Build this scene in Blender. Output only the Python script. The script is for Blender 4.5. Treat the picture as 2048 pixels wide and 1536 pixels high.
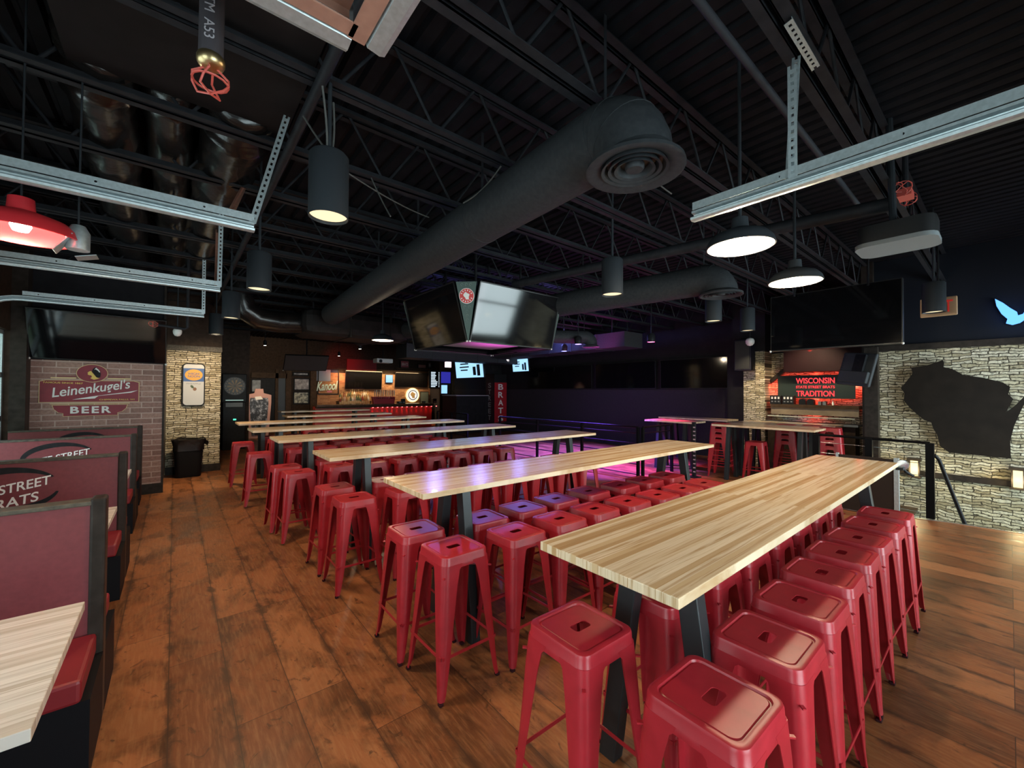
import bpy, math, random
from mathutils import Vector, Matrix
random.seed(7)
S = bpy.context.scene
COL = S.collection
for o in list(bpy.data.objects):
    bpy.data.objects.remove(o, do_unlink=True)

# ---------------------------------------------------------------- camera
YAW, PITCH, ROLL, FPX, EYE = math.radians(39.48113), math.radians(1.02625), math.radians(0.27377), 819.753, 1.70
FW = Vector((math.sin(YAW)*math.cos(PITCH), math.cos(YAW)*math.cos(PITCH), math.sin(PITCH)))
R0 = Vector((math.cos(YAW), -math.sin(YAW), 0)); U0 = R0.cross(FW)
RT = R0*math.cos(ROLL)+U0*math.sin(ROLL); UP = -R0*math.sin(ROLL)+U0*math.cos(ROLL)
cam_d = bpy.data.cameras.new('camera'); cam = bpy.data.objects.new('camera', cam_d); COL.objects.link(cam)
cam_d.sensor_fit = 'HORIZONTAL'; cam_d.sensor_width = 36; cam_d.lens = FPX/2048*36; cam_d.clip_start = .03; cam_d.clip_end = 200
cam.matrix_world = Matrix(((RT.x, UP.x, -FW.x, 0), (RT.y, UP.y, -FW.y, 0), (RT.z, UP.z, -FW.z, EYE), (0, 0, 0, 1)))
S.camera = cam

# measuring helpers: where a sight line of the survey photo meets a real plane of the room
def _ray(px, py): return FW+RT*((px-1024)/FPX)-UP*((py-768)/FPX)
def az(px, py, z): d = _ray(px, py); return Vector((0, 0, EYE))+d*((z-EYE)/d.z)
def ay(px, py, y): d = _ray(px, py); return Vector((0, 0, EYE))+d*(y/d.y)
def ax(px, py, x): d = _ray(px, py); return Vector((0, 0, EYE))+d*(x/d.x)

# ---------------------------------------------------------------- world, exposure, big lights
S.view_settings.view_transform = 'Standard'; S.view_settings.look = 'None'
S.view_settings.exposure = 0.72; S.view_settings.gamma = 1.0
S.view_settings.use_curve_mapping = False
W = bpy.data.worlds.new('world'); S.world = W; W.use_nodes = True
wn = W.node_tree.nodes; wl = W.node_tree.links
tc = wn.new('ShaderNodeTexCoord'); sp = wn.new('ShaderNodeSeparateXYZ'); wl.new(tc.outputs['Generated'], sp.inputs[0])
nz = wn.new('ShaderNodeTexNoise'); nz.inputs['Scale'].default_value = 9; nz.inputs['Detail'].default_value = 6; wl.new(tc.outputs['Generated'], nz.inputs['Vector'])
rp = wn.new('ShaderNodeValToRGB'); rp.color_ramp.elements[0].color = (.10, .22, .10, 1); rp.color_ramp.elements[1].color = (.75, .95, .9, 1)
rp.color_ramp.elements[0].position = .35; rp.color_ramp.elements[1].position = .62
wl.new(nz.outputs['Fac'], rp.inputs[0])
mx = wn.new('ShaderNodeMix'); mx.data_type = 'RGBA'; ma = wn.new('ShaderNodeMapRange')
ma.inputs['From Min'].default_value = .05; ma.inputs['From Max'].default_value = .45; wl.new(sp.outputs['Z'], ma.inputs[0])
wl.new(ma.outputs[0], mx.inputs['Factor']); wl.new(rp.outputs[0], mx.inputs['A']); mx.inputs['B'].default_value = (.85, .95, 1, 1)
bg = wn['Background']; wl.new(mx.outputs['Result'], bg.inputs['Color']); bg.inputs['Strength'].default_value = 1.2

def aim(o, d):
    o.rotation_euler = Vector(d).to_track_quat('-Z', 'Y').to_euler()
def light(name, kind, loc, energy, color, d=(0, 0, -1), **k):
    l = bpy.data.lights.new(name, kind); l.energy = energy; l.color = color
    for a, v in k.items(): setattr(l, a, v)
    o = bpy.data.objects.new(name, l); COL.objects.link(o); o.location = loc; aim(o, d); return o
def area(name, loc, energy, color, d, sx, sy):
    return light(name, 'AREA', loc, energy, color, d, shape='RECTANGLE', size=sx, size_y=sy)
SKYC = (.80, .93, 1.0); WARM = (1.0, .74, .46)
# daylight through the garage doors and windows of the street walls
area('daylight', (1.38, -1.75, 1.35), 95, SKYC, (0, 1, 0), 1.8, 2.3)
area('daylight', (4.9, -1.75, 1.45), 155, SKYC, (0, 1, -.05), 3.0, 2.3)
area('daylight', (8.35, -1.75, 1.35), 95, SKYC, (.12, 1, 0), 1.9, 2.3)
area('daylight', (-1.9, 2.1, 1.35), 26, SKYC, (1, 0, 0), 1.75, 2.3)
area('daylight', (-1.9, 6.05, 1.35), 26, SKYC, (1, 0, 0), 1.8, 2.3)
area('daylight', (-1.9, -.3, 1.35), 45, SKYC, (1, 0, 0), 2.0, 2.3)
# beams of the stage heads over the dance floor
light('stage_spot', 'SPOT', (7.5, 6.6, 2.83), 3000, (.21, .085, 1), (.16, -.12, -1), spot_size=1.35, spot_blend=.5, shadow_soft_size=.08)
light('stage_spot', 'SPOT', (8.5, 8.0, 2.83), 2300, (.19, .10, 1), (.0, .0, -1), spot_size=1.45, spot_blend=.5, shadow_soft_size=.08)
light('stage_spot', 'SPOT', (8.4, 5.2, 2.83), 420, (1, .08, .30), (-.1, .1, -1), spot_size=1.3, spot_blend=.6, shadow_soft_size=.08)
light('stage_spot', 'SPOT', (6.9, 9.4, 2.88), 900, (.18, .12, 1), (.25, 0, -1), spot_size=1.5, spot_blend=.6, shadow_soft_size=.08)
light('stage_spot', 'SPOT', (8.3, 6.4, 2.4), 50, (1, .10, .65), (-.1, .5, 1), spot_size=2.2, spot_blend=.7, shadow_soft_size=.08)

# ---------------------------------------------------------------- mesh builder
def rounded(hx, hy, r, k=4):
    out = []
    for cx, cy, a0 in ((hx-r, hy-r, 0), (-hx+r, hy-r, 90), (-hx+r, -hy+r, 180), (hx-r, -hy+r, 270)):
        for i in range(k+1):
            a = math.radians(a0+90*i/k); out.append((cx+r*math.cos(a), cy+r*math.sin(a)))
    return out
class MB:
    def __init__(s): s.v = []; s.f = []
    def add(s, vs, fs):
        n = len(s.v); s.v += [Vector(v) for v in vs]; s.f += [tuple(i+n for i in f) for f in fs]; return s
    def box(s, c, d, rz=0, M=None):
        x, y, z = d[0]/2, d[1]/2, d[2]/2
        vs = [Vector((a*x, b*y, e*z)) for a in (-1, 1) for b in (-1, 1) for e in (-1, 1)]
        if M is None: M = Matrix.Rotation(rz, 3, 'Z')
        return s.add([M@v+Vector(c) for v in vs], [(0, 1, 3, 2), (4, 6, 7, 5), (0, 4, 5, 1), (2, 3, 7, 6), (0, 2, 6, 4), (1, 5, 7, 3)])
    def bb(s, a, b):
        return s.box([(a[i]+b[i])/2 for i in range(3)], [abs(a[i]-b[i]) for i in range(3)])
    def bar(s, p, q, w, h, up=(0, 0, 1)):
        p, q = Vector(p), Vector(q); d = (q-p).normalized(); r = d.cross(Vector(up))
        if r.length < 1e-4: r = d.cross(Vector((1, 0, 0)))
        r.normalize(); u = r.cross(d)
        vs = [e+r*(a*w/2)+u*(b*h/2) for e in (p, q) for a, b in ((-1, -1), (1, -1), (1, 1), (-1, 1))]
        return s.add(vs, [(3, 2, 1, 0), (4, 5, 6, 7), (0, 1, 5, 4), (1, 2, 6, 5), (2, 3, 7, 6), (3, 0, 4, 7)])
    def tube(s, pts, r, n=10, closed=False, cap=True, wob=None):
        pts = [Vector(p) for p in pts]; m = len(pts); rings = []; prev = None
        for i, p in enumerate(pts):
            a = pts[i-1] if (i or closed) else p; b = pts[(i+1) % m] if (i < m-1 or closed) else p
            t = (b-a).normalized()
            ref = Vector((0, 0, 1)) if prev is None else prev
            if prev is None and abs(t.z) > .95: ref = Vector((1, 0, 0))
            u = (ref-t*ref.dot(t)).normalized(); prev = u; w = t.cross(u)
            rr = r[i] if isinstance(r, (list, tuple)) else r
            rings.append([p+(u*math.cos(2*math.pi*k/n)+w*math.sin(2*math.pi*k/n))*(rr*(wob(i, k) if wob else 1)) for k in range(n)])
        vs = [v for g in rings for v in g]; fs = []
        for i in range(m if closed else m-1):
            for k in range(n):
                a = i*n+k; b = i*n+(k+1) % n; c = ((i+1) % m)*n+(k+1) % n; d = ((i+1) % m)*n+k; fs.append((a, b, c, d))
        if cap and not closed: fs += [tuple(range(n))[::-1], tuple(range((m-1)*n, m*n))]
        return s.add(vs, fs)
    def lathe(s, c, prof, n=24, M=None, capb=True, capt=True):
        c = Vector(c); vs = []
        for r, z in prof:
            for k in range(n):
                v = Vector((r*math.cos(2*math.pi*k/n), r*math.sin(2*math.pi*k/n), z)); vs.append(c+(M@v if M else v))
        fs = [(i*n+k, i*n+(k+1) % n, (i+1)*n+(k+1) % n, (i+1)*n+k) for i in range(len(prof)-1) for k in range(n)]
        if capb: fs.append(tuple(range(n))[::-1])
        if capt: fs.append(tuple(range((len(prof)-1)*n, len(prof)*n)))
        return s.add(vs, fs)
    def prism(s, poly, o, r, u, t):
        # 2-D outline in the plane (o; r, u), extruded by vector t
        o, r, u, t = Vector(o), Vector(r), Vector(u), Vector(t); n = len(poly)
        A = [o+r*a+u*b for a, b in poly]
        return s.add(A+[p+t for p in A], [tuple(range(n))[::-1], tuple(range(n, 2*n))]+[(i, (i+1) % n, n+(i+1) % n, n+i) for i in range(n)])
    def loft(s, rings, cap0=False, cap1=False):
        n = len(rings[0]); vs = [v for g in rings for v in g]
        fs = [(i*n+k, i*n+(k+1) % n, (i+1)*n+(k+1) % n, (i+1)*n+k) for i in range(len(rings)-1) for k in range(n)]
        if cap0: fs.append(tuple(range(n))[::-1])
        if cap1: fs.append(tuple(range((len(rings)-1)*n, len(rings)*n)))
        return s.add(vs, fs)
    def build(s, name, m, parent=None, smooth=None, bevel=0, world=True):
        vs = s.v
        if parent is not None and world:
            I = (Matrix.Translation(parent.location)@parent.rotation_euler.to_matrix().to_4x4()).inverted()
            P = parent.parent
            if P is not None: I = I@(Matrix.Translation(P.location)@P.rotation_euler.to_matrix().to_4x4()).inverted()
            vs = [I@v for v in vs]
        off = Vector((0, 0, 0))
        if parent is None:
            off = Vector(((min(v.x for v in vs)+max(v.x for v in vs))/2, (min(v.y for v in vs)+max(v.y for v in vs))/2, min(v.z for v in vs)))
            vs = [v-off for v in vs]
        me = bpy.data.meshes.new(name); me.from_pydata([tuple(v) for v in vs], [], s.f); me.validate()
        import bmesh
        b = bmesh.new(); b.from_mesh(me); bmesh.ops.recalc_face_normals(b, faces=b.faces); b.to_mesh(me); b.free()
        if smooth is not None:
            me.shade_smooth(); me.set_sharp_from_angle(angle=math.radians(smooth))
        o = bpy.data.objects.new(name, me); COL.objects.link(o); o.location = off
        if m: me.materials.append(m)
        if parent is not None: o.parent = parent
        if bevel:
            md = o.modifiers.new('bevel', 'BEVEL'); md.width = bevel; md.segments = 2; md.limit_method = 'ANGLE'
        return o
def B(a, b): return MB().bb(a, b)
def tag(o, label, cat, group=None):
    o['label'] = label; o['category'] = cat
    if group: o['group'] = group
    return o
def thing(name, label, cat, loc=(0, 0, 0), rz=0, group=None):
    o = bpy.data.objects.new(name, None); COL.objects.link(o); o.empty_display_size = .1
    o.location = loc; o.rotation_euler = (0, 0, rz); return tag(o, label, cat, group)
def struct(o): o['kind'] = 'structure'; return o
def dup(root, loc, rz, label, group=None):
    r = root.copy(); COL.objects.link(r); r.location = loc; r.rotation_euler = (0, 0, rz); tag(r, label, root['category'], group)
    for ch in list(root.children):
        c = ch.copy(); COL.objects.link(c); c.parent = r
        for g in list(ch.children):
            d = g.copy(); COL.objects.link(d); d.parent = c
    return r
ORD = ['first', 'second', 'third', 'fourth', 'fifth', 'sixth', 'seventh', 'eighth', 'ninth', 'tenth', 'eleventh', 'twelfth', 'thirteenth', 'fourteenth', 'fifteenth', 'sixteenth']
def lettering(s, m, parent, c, r, u, h=None, w=None, ext=.004, shear=0, name='lettering', bold=0, label=None, spacing=1):
    cu = bpy.data.curves.new('t', 'FONT'); cu.body = s; cu.align_x = 'CENTER'; cu.align_y = 'CENTER'; cu.extrude = 0; cu.offset = bold; cu.shear = shear; cu.space_character = spacing
    ob = bpy.data.objects.new('t', cu); COL.objects.link(ob)
    me = bpy.data.meshes.new_from_object(ob.evaluated_get(bpy.context.evaluated_depsgraph_get()))
    bpy.data.objects.remove(ob); bpy.data.curves.remove(cu)
    xs = [v.co.x for v in me.vertices]; ys = [v.co.y for v in me.vertices]
    x0, x1, y0, y1 = min(xs), max(xs), min(ys), max(ys)
    sx = w/(x1-x0) if w else h/(y1-y0); sy = h/(y1-y0) if h else sx
    r = Vector(r).normalized(); u = Vector(u).normalized(); n = r.cross(u); c = Vector(c)
    mb = MB(); k = len(me.vertices)
    P = [c+r*((v.co.x-(x0+x1)/2)*sx)+u*((v.co.y-(y0+y1)/2)*sy) for v in me.vertices]
    fs = [tuple(p.vertices) for p in me.polygons]; ec = {}
    for f in fs:
        for i in range(len(f)):
            e = (f[i], f[(i+1) % len(f)]); ec[e] = 1
    side = [(a, b, b+k, a+k) for (a, b) in ec if (b, a) not in ec]
    mb.add(P+[p+n*ext for p in P], fs+[tuple(i+k for i in f) for f in fs]+side)
    bpy.data.meshes.remove(me)
    o = mb.build(name, m, parent)
    if label: o['label'] = label
    return o

# ---------------------------------------------------------------- materials
def M(name, color, rough=.5, metal=0, emit=None, es=0, spec=.5, coat=0):
    m = bpy.data.materials.new(name); m.use_nodes = True; b = m.node_tree.nodes['Principled BSDF']
    if max(color) < .075 and spec == .5 and not any(q in name for q in ('screen', 'bezel', 'wrap', 'leg', 'bottle')): spec = .14
    b.inputs['Base Color'].default_value = (*color, 1); b.inputs['Roughness'].default_value = rough; b.inputs['Metallic'].default_value = metal
    b.inputs['Specular IOR Level'].default_value = spec; b.inputs['Coat Weight'].default_value = coat
    if emit: b.inputs['Emission Color'].default_value = (*emit, 1); b.inputs['Emission Strength'].default_value = es
    return m
class N:
    def __init__(s, m): s.t = m.node_tree; s.b = s.t.nodes['Principled BSDF']
    def n(s, k, ins=None, **a):
        x = s.t.nodes.new(k)
        for q, v in a.items(): setattr(x, q, v)
        for q, v in (ins or {}).items():
            if hasattr(v, 'links') or isinstance(v, bpy.types.NodeSocket): s.t.links.new(v, x.inputs[q])
            else: x.inputs[q].default_value = v
        return x
    def to(s, sock, inp): s.t.links.new(sock, s.b.inputs[inp])
    def obj(s): return s.n('ShaderNodeTexCoord').outputs['Object']
    def pos(s): return s.n('ShaderNodeNewGeometry').outputs['Position']
    def swz(s, v, ix, sc=(1, 1, 1)):
        sp = s.n('ShaderNodeSeparateXYZ', {0: v}); c = s.n('ShaderNodeCombineXYZ')
        for i, a in enumerate(ix):
            if a is None: continue
            mm = s.n('ShaderNodeMath', {0: sp.outputs[a], 1: sc[i]}, operation='MULTIPLY'); s.t.links.new(mm.outputs[0], c.inputs[i])
        return c.outputs[0]
    def noise(s, v, sc, det=3, rough=.5, dist=0):
        return s.n('ShaderNodeTexNoise', {'Vector': v, 'Scale': sc, 'Detail': det, 'Roughness': rough, 'Distortion': dist}).outputs['Fac']
    def ramp(s, f, stops):
        r = s.n('ShaderNodeValToRGB', {0: f}); e = r.color_ramp.elements
        while len(e) < len(stops): e.new(.5)
        for i, (p, c) in enumerate(stops): e[i].position = p; e[i].color = (*c, 1) if len(c) == 3 else c
        return r.outputs[0]
    def mix(s, f, a, b, mode='MIX'):
        x = s.n('ShaderNodeMix', data_type='RGBA', blend_type=mode)
        for k, v in (('Factor', f), ('A', a), ('B', b)):
            if isinstance(v, bpy.types.NodeSocket): s.t.links.new(v, x.inputs[k])
            elif k == 'Factor': x.inputs[k].default_value = v
            else: x.inputs[k].default_value = (*v, 1)
        return x.outputs['Result']
    def bump(s, h, st=.3, d=.01):
        b = s.n('ShaderNodeBump', {'Height': h, 'Strength': st, 'Distance': d}); s.to(b.outputs[0], 'Normal')

def mottled(name, c0, c1, sc, rough=.5, metal=0, bump=0, spec=.5, coat=0):
    m = M(name, c0, rough, metal, spec=spec, coat=coat); k = N(m); f = k.noise(k.obj(), sc, 4)
    k.to(k.ramp(f, [(.3, c0), (.7, c1)]), 'Base Color')
    if bump: k.bump(f, bump, .01)
    return m
# plank floor, boards running along Y
def floor_mat():
    m = M('plank_floor', (.3, .15, .07), .36, spec=.32); k = N(m); p = k.pos()
    v = k.swz(p, (1, 0, None)); br = k.n('ShaderNodeTexBrick', {'Vector': v, 'Color1': (0, 0, 0, 1), 'Color2': (1, 1, 1, 1), 'Mortar': (.5, .5, .5, 1), 'Scale': 1, 'Mortar Size': .0018, 'Mortar Smooth': .1, 'Bias': 0, 'Brick Width': 1.25, 'Row Height': .27}, offset=.37, offset_frequency=3)
    tone = k.ramp(br.outputs['Color'], [(0, (.165, .054, .019)), (.45, (.268, .090, .031)), (1, (.35, .132, .050))])
    off = k.n('ShaderNodeVectorMath', {0: k.swz(p, (0, 1, None), (1, .55, 0)), 1: br.outputs['Color']}, operation='ADD').outputs[0]
    n1 = k.noise(off, 3.6, 6, .62, .9)
    c = k.mix(k.ramp(n1, [(.36, (.9, .9, .9)), (.55, (0, 0, 0))]), tone, (.085, .032, .013))
    n2 = k.noise(k.swz(p, (0, 1, None), (1, .10, 0)), 60, 4, .6)
    c = k.mix(k.ramp(n2, [(.45, (0, 0, 0)), (.8, (.4, .4, .4))]), c, (.46, .23, .10))
    n3 = k.noise(off, 10, 4, .62, 2.4)
    c = k.mix(k.ramp(n3, [(.60, (0, 0, 0)), (.70, (.75, .75, .75))]), c, (.06, .025, .012))
    # darker weathering that hugs the long board edges in blotches
    sx = k.n('ShaderNodeSeparateXYZ', {0: p}).outputs[0]
    pp = k.n('ShaderNodeMath', {0: sx, 1: .135}, operation='PINGPONG').outputs[0]
    nb = k.noise(k.swz(p, (0, 1, None), (1, .8, 0)), 3.4, 5, .65, 1.4)
    th = k.n('ShaderNodeMapRange', {0: nb, 'From Min': .44, 'From Max': .74, 'To Min': -.006, 'To Max': .05}).outputs[0]
    df = k.n('ShaderNodeMath', {0: th, 1: pp}, operation='SUBTRACT').outputs[0]
    ef = k.n('ShaderNodeMapRange', {0: df, 'From Min': -.014, 'From Max': .018, 'To Min': 0.0, 'To Max': .82}).outputs[0]
    c = k.mix(ef, c, (.055, .024, .012))
    c = k.mix(br.outputs['Fac'], c, (.06, .026, .014)); k.to(c, 'Base Color')
    k.to(k.ramp(n1, [(.3, (.30, .30, .30)), (.7, (.46, .46, .46))]), 'Roughness'); k.bump(n2, .10, .003); return m
def butcher(name, ca, cb, cc):
    m = M(name, ca, .24, coat=.1); k = N(m); p = k.obj()
    br = k.n('ShaderNodeTexBrick', {'Vector': k.swz(p, (0, 1, None)), 'Color1': (0, 0, 0, 1), 'Color2': (1, 1, 1, 1), 'Mortar': (.5, .5, .5, 1), 'Scale': 1, 'Mortar Size': .0004, 'Bias': 0, 'Brick Width': 2.6, 'Row Height': .026}, offset=.43, offset_frequency=2)
    t = k.ramp(br.outputs['Color'], [(0, cb), (.18, cc), (.42, ca), (.8, ca), (1, tuple(min(1, x*1.12) for x in ca))])
    off = k.n('ShaderNodeVectorMath', {0: k.swz(p, (0, 1, 2), (.38, 14, .6)), 1: br.outputs['Color']}, operation='ADD').outputs[0]
    g = k.noise(off, 4.2, 5, .6, .8)
    t = k.mix(k.ramp(g, [(.50, (0, 0, 0)), (.66, (.9, .9, .9))]), t, cb)
    g2 = k.noise(off, 22, 3); t = k.mix(k.ramp(g2, [(.4, (0, 0, 0)), (.8, (.35, .35, .35))]), t, cc)
    k.to(t, 'Base Color'); return m
def brick_mat(name, ix, bw, bh, cols, mortar, ms=.006, dist=0, bump=.5, dark=None):
    m = M(name, cols[0], .85); k = N(m); v = k.swz(k.pos(), ix)
    if dist:
        nz = k.n('ShaderNodeTexNoise', {'Vector': v, 'Scale': 6.5, 'Detail': 5}).outputs['Color']
        a = k.n('ShaderNodeVectorMath', {0: nz, 1: (.5, .5, .5)}, operation='SUBTRACT').outputs[0]
        b = k.n('ShaderNodeVectorMath', {0: a, 'Scale': dist}, operation='SCALE').outputs[0]
        v = k.n('ShaderNodeVectorMath', {0: v, 1: b}, operation='ADD').outputs[0]
    br = k.n('ShaderNodeTexBrick', {'Vector': v, 'Color1': (0, 0, 0, 1), 'Color2': (1, 1, 1, 1), 'Mortar': (.5, .5, .5, 1), 'Scale': 1, 'Mortar Size': ms, 'Mortar Smooth': .3, 'Bias': 0, 'Brick Width': bw, 'Row Height': bh}, offset=.47 if dist else .5, offset_frequency=3 if dist else 2)
    c = k.ramp(br.outputs['Color'], [(i/(len(cols)-1), q) for i, q in enumerate(cols)])
    g = k.noise(v, 30, 4); c = k.mix(k.ramp(g, [(.4, (0, 0, 0)), (.75, (.45, .45, .45))]), c, tuple(x*.45 for x in cols[0]))
    if dark:
        g2 = k.noise(k.swz(v, (0, 1, None), (5, 20, 0)), 1.9, 5, .65); c = k.mix(k.ramp(g2, [(.57, (0, 0, 0)), (.63, (1, 1, 1))]), c, dark)  # shadows of the stone ledges painted into the colour as dark blotches
    c = k.mix(br.outputs['Fac'], c, mortar); k.to(c, 'Base Color')
    hh = k.mix(br.outputs['Fac'], k.ramp(g, [(0, (.4, .4, .4)), (1, (1, 1, 1))]), (0, 0, 0)); k.bump(hh, bump, .02); return m
floorM = floor_mat()
tableM = butcher('butcher_block', (.80, .64, .45), (.46, .26, .11), (.66, .46, .26))
boothtopM = butcher('pale_laminate', (.76, .70, .62), (.52, .44, .35), (.66, .58, .48))
redM = mottled('red_enamel', (.40, .017, .027), (.33, .013, .021), 14, .34, spec=.5)
blackM = mottled('black_steel', (.010, .011, .013), (.02, .02, .022), 20, .45)
legM = M('black_table_leg', (.014, .018, .020), .38)
rubberM = M('dark_red_rubber', (.035, .008, .010), .7)
ceilM = mottled('black_ceiling_paint', (.005, .005, .007), (.009, .009, .012), 9, .7)
joistM = mottled('black_joist_paint', (.014, .015, .018), (.024, .025, .029), 12, .55)
ductM = mottled('charcoal_duct_paint', (.026, .029, .033), (.038, .041, .045), 30, .6, bump=.1)
canM = M('charcoal_can', (.026, .030, .035), .5)
wrapM = mottled('black_plastic_wrap', (.007, .006, .006), (.018, .015, .014), 5, .24, bump=1.0)
galvM = mottled('galvanised_steel', (.46, .53, .55), (.58, .66, .69), 60, .45, .75)
rustM = mottled('red_primer_steel', (.30, .14, .10), (.40, .2, .14), 20, .6)
brickM = brick_mat('painted_brick', (0, 2, None), .27, .088, [(.27, .155, .13), (.37, .21, .175), (.44, .27, .22)], (.55, .40, .35), .008)
barbrickM = brick_mat('bar_brick', (0, 2, None), .22, .075, [(.28, .12, .06), (.42, .20, .10), (.52, .28, .14)], (.3, .2, .12), .008)
STC = [(.34, .28, .17), (.56, .49, .33), (.70, .63, .46), (.80, .74, .58)]
stoneY = brick_mat('ledge_stone', (0, 2, None), .19, .044, STC, (.060, .048, .030), .006, .10, 1.0, (.06, .048, .03))
stoneX = brick_mat('ledge_stone_side', (1, 2, None), .19, .044, STC, (.060, .048, .030), .006, .10, 1.0, (.06, .048, .03))
vinylM = mottled('oxblood_vinyl', (.150, .024, .029), (.18, .030, .036), 40, .5)
cushM = M('red_cushion', (.22, .012, .018), .45)
trimM = mottled('dark_wood_trim', (.022, .017, .014), (.04, .031, .026), 15, .4)
capM = mottled('worn_wood_edge', (.05, .046, .04), (.12, .105, .08), 30, .4)
screenM = M('dark_screen', (.004, .004, .005), .07, spec=.6)
bezelM = M('black_bezel', (.012, .012, .013), .4)
blackwallM = mottled('black_wall_paint', (.012, .011, .014), (.017, .016, .019), 8, .6)
purplewallM = mottled('dark_wall_paint', (.028, .025, .032), (.036, .032, .040), 30, .65)
brownwallM = mottled('dark_wood_wall', (.030, .019, .013), (.055, .035, .024), 12, .6)
whiteM = M('white_paint', (.78, .78, .76), .5)
creamM = M('cream_paint', (.74, .56, .30), .5)
yellowM = M('yellow_paint', (.78, .52, .12), .5)
maroonM = mottled('maroon_sign', (.20, .016, .032), (.26, .02, .036), 8, .45)
blueM = M('blue_print', (.04, .12, .35), .5)
orangeM = M('orange_print', (.75, .38, .06), .5)
greyM = M('grey_plastic', (.16, .18, .19), .5)
chromeM = M('chrome', (.7, .72, .75), .15, 1)
brassM = M('brass', (.55, .42, .22), .35, 1)
redpipeM = M('red_sprinkler_guard', (.52, .08, .06), .45)
glassM = bpy.data.materials.new('window_glass'); glassM.use_nodes = True
_t = glassM.node_tree; _t.nodes.clear(); _o = _t.nodes.new('ShaderNodeOutputMaterial'); _m = _t.nodes.new('ShaderNodeMixShader'); _a = _t.nodes.new('ShaderNodeBsdfTransparent'); _g = _t.nodes.new('ShaderNodeBsdfGlossy'); _g.inputs['Roughness'].default_value = .02; _a.inputs[0].default_value = (.93, .97, .96, 1)
_f = _t.nodes.new('ShaderNodeFresnel'); _f.inputs[0].default_value = 1.45
_t.links.new(_f.outputs[0], _m.inputs[0]); _t.links.new(_a.outputs[0], _m.inputs[1]); _t.links.new(_g.outputs[0], _m.inputs[2]); _t.links.new(_m.outputs[0], _o.inputs[0])
def glow(name, c, s): return M(name, (.0, .0, .0), .5, emit=c, es=s)
lensM = glow('lamp_lens', (1, .77, .46), .85); bulbM = glow('lamp_bulb', (1, .86, .62), 14); domeinM = M('white_enamel', (.50, .47, .42), .4)
redglowM = glow('red_glow', (1, .03, .02), 2.2); redsignM = glow('red_letters', (1, .05, .06), 1.0); blueglowM = glow('blue_screen', (.28, .55, .95), .9)
# ================================================================ room shell
XL, XR, XS, YB, YF = -1.75, 11.0, 9.5, -1.6, 20.6      # left wall, right wall, stair wall, street wall behind the camera, far wall
FE = [(XL-.1, YB-.1), (8.30, YB-.1), (8.0, -.09), (7.9, .57), (7.64, 1.34), (7.6, 1.70), (XR+.1, 1.70), (XR+.1, YF+.1), (XL-.1, YF+.1)]
struct(MB().prism(FE, (0, 0, -.12), (1, 0, 0), (0, 1, 0), (0, 0, .12)).build('floor', floorM))
mb = MB()
for a, b in zip(FE[1:6], FE[2:6]): mb.bar((a[0], a[1], .002), (b[0], b[1], .002), .035, .006)
struct(mb.build('trim_1', M('nosing_metal', (.5, .5, .5), .4, 1)))
struct(B((7.2, YB-.1, -1.72), (XS+.1, 1.75, -1.6)).build('floor_lower', floorM))
# fluted roof deck, flutes along Y
x = XL-.2; prof = []
while x < XR+.4:
    prof += [(x, 4.0), (x+.085, 4.0), (x+.105, 4.04), (x+.13, 4.04)]; x += .15
mb = MB(); n = len(prof)
mb.add([(a, YB-.2, z) for a, z in prof]+[(a, YF+.2, z) for a, z in prof], [(i, i+1, n+i+1, n+i) for i in range(n-1)])
mb.bb((XL-.2, YB-.2, 4.06), (XR+.4, YF+.2, 4.12))
struct(mb.build('ceiling', ceilM))
# left wall with garage doors, black above
def wall_x(name, x0, x1, y0, y1, holes, m, z0=0, z1=4.06):
    mb = MB(); y = y0
    for a, b, c, d in sorted(holes):
        mb.bb((x0, y, z0), (x1, a, z1)); mb.bb((x0, a, d), (x1, b, z1))
        if c > z0: mb.bb((x0, a, z0), (x1, b, c))
        y = b
    mb.bb((x0, y, z0), (x1, y1, z1)); return struct(mb.build(name, m))
wall_x('wall_left', XL-.15, XL, YB-.15, 8.94, [(-1.3, .7, .1, 2.5), (1.2, 3.0, .1, 2.5), (5.1, 7.0, .1, 2.5), (7.30, 8.72, .1, 2.5)], brownwallM)
mb = MB()
hs = [(.44, 2.31, .1, 2.55), (3.4, 6.4, .1, 2.6), (7.4, 9.3, .1, 2.6)]; y = XL
for a, b, c, d in hs:
    mb.bb((y, YB-.15, 0), (a, YB, 4.06)); mb.bb((a, YB-.15, d), (b, YB, 4.06)); mb.bb((a, YB-.15, 0), (b, YB, c)); y = b
mb.bb((y, YB-.15, -1.6), (XS, YB, 4.06)); struct(mb.build('wall_back', brownwallM))
# glazed sectional doors and the window
def glazed(name, o, r, w, z0, z1, nx, nz):
    o = Vector(o); r = Vector(r); nrm = r.cross(Vector((0, 0, 1)))
    t = bpy.data.objects.new(name, None); COL.objects.link(t); t.location = o; struct(t)
    mb = MB(); h = z1-z0
    for i in range(nx+1): mb.bar(o+r*(w*i/nx)+Vector((0, 0, z0)), o+r*(w*i/nx)+Vector((0, 0, z1)), .05, .07, r)
    for i in range(nz+1): mb.bar(o+Vector((0, 0, z0+h*i/nz)), o+r*w+Vector((0, 0, z0+h*i/nz)), .05, .07)
    mb.build('frame', galvM, t)
    MB().add([o+Vector((0, 0, z0)), o+r*w+Vector((0, 0, z0)), o+r*w+Vector((0, 0, z1)), o+Vector((0, 0, z1))], [(0, 1, 2, 3)]).build('pane', glassM, t)
glazed('door_1', (XL-.08, 1.22, 0), (0, 1, 0), 1.76, .12, 2.48, 3, 5)
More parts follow.
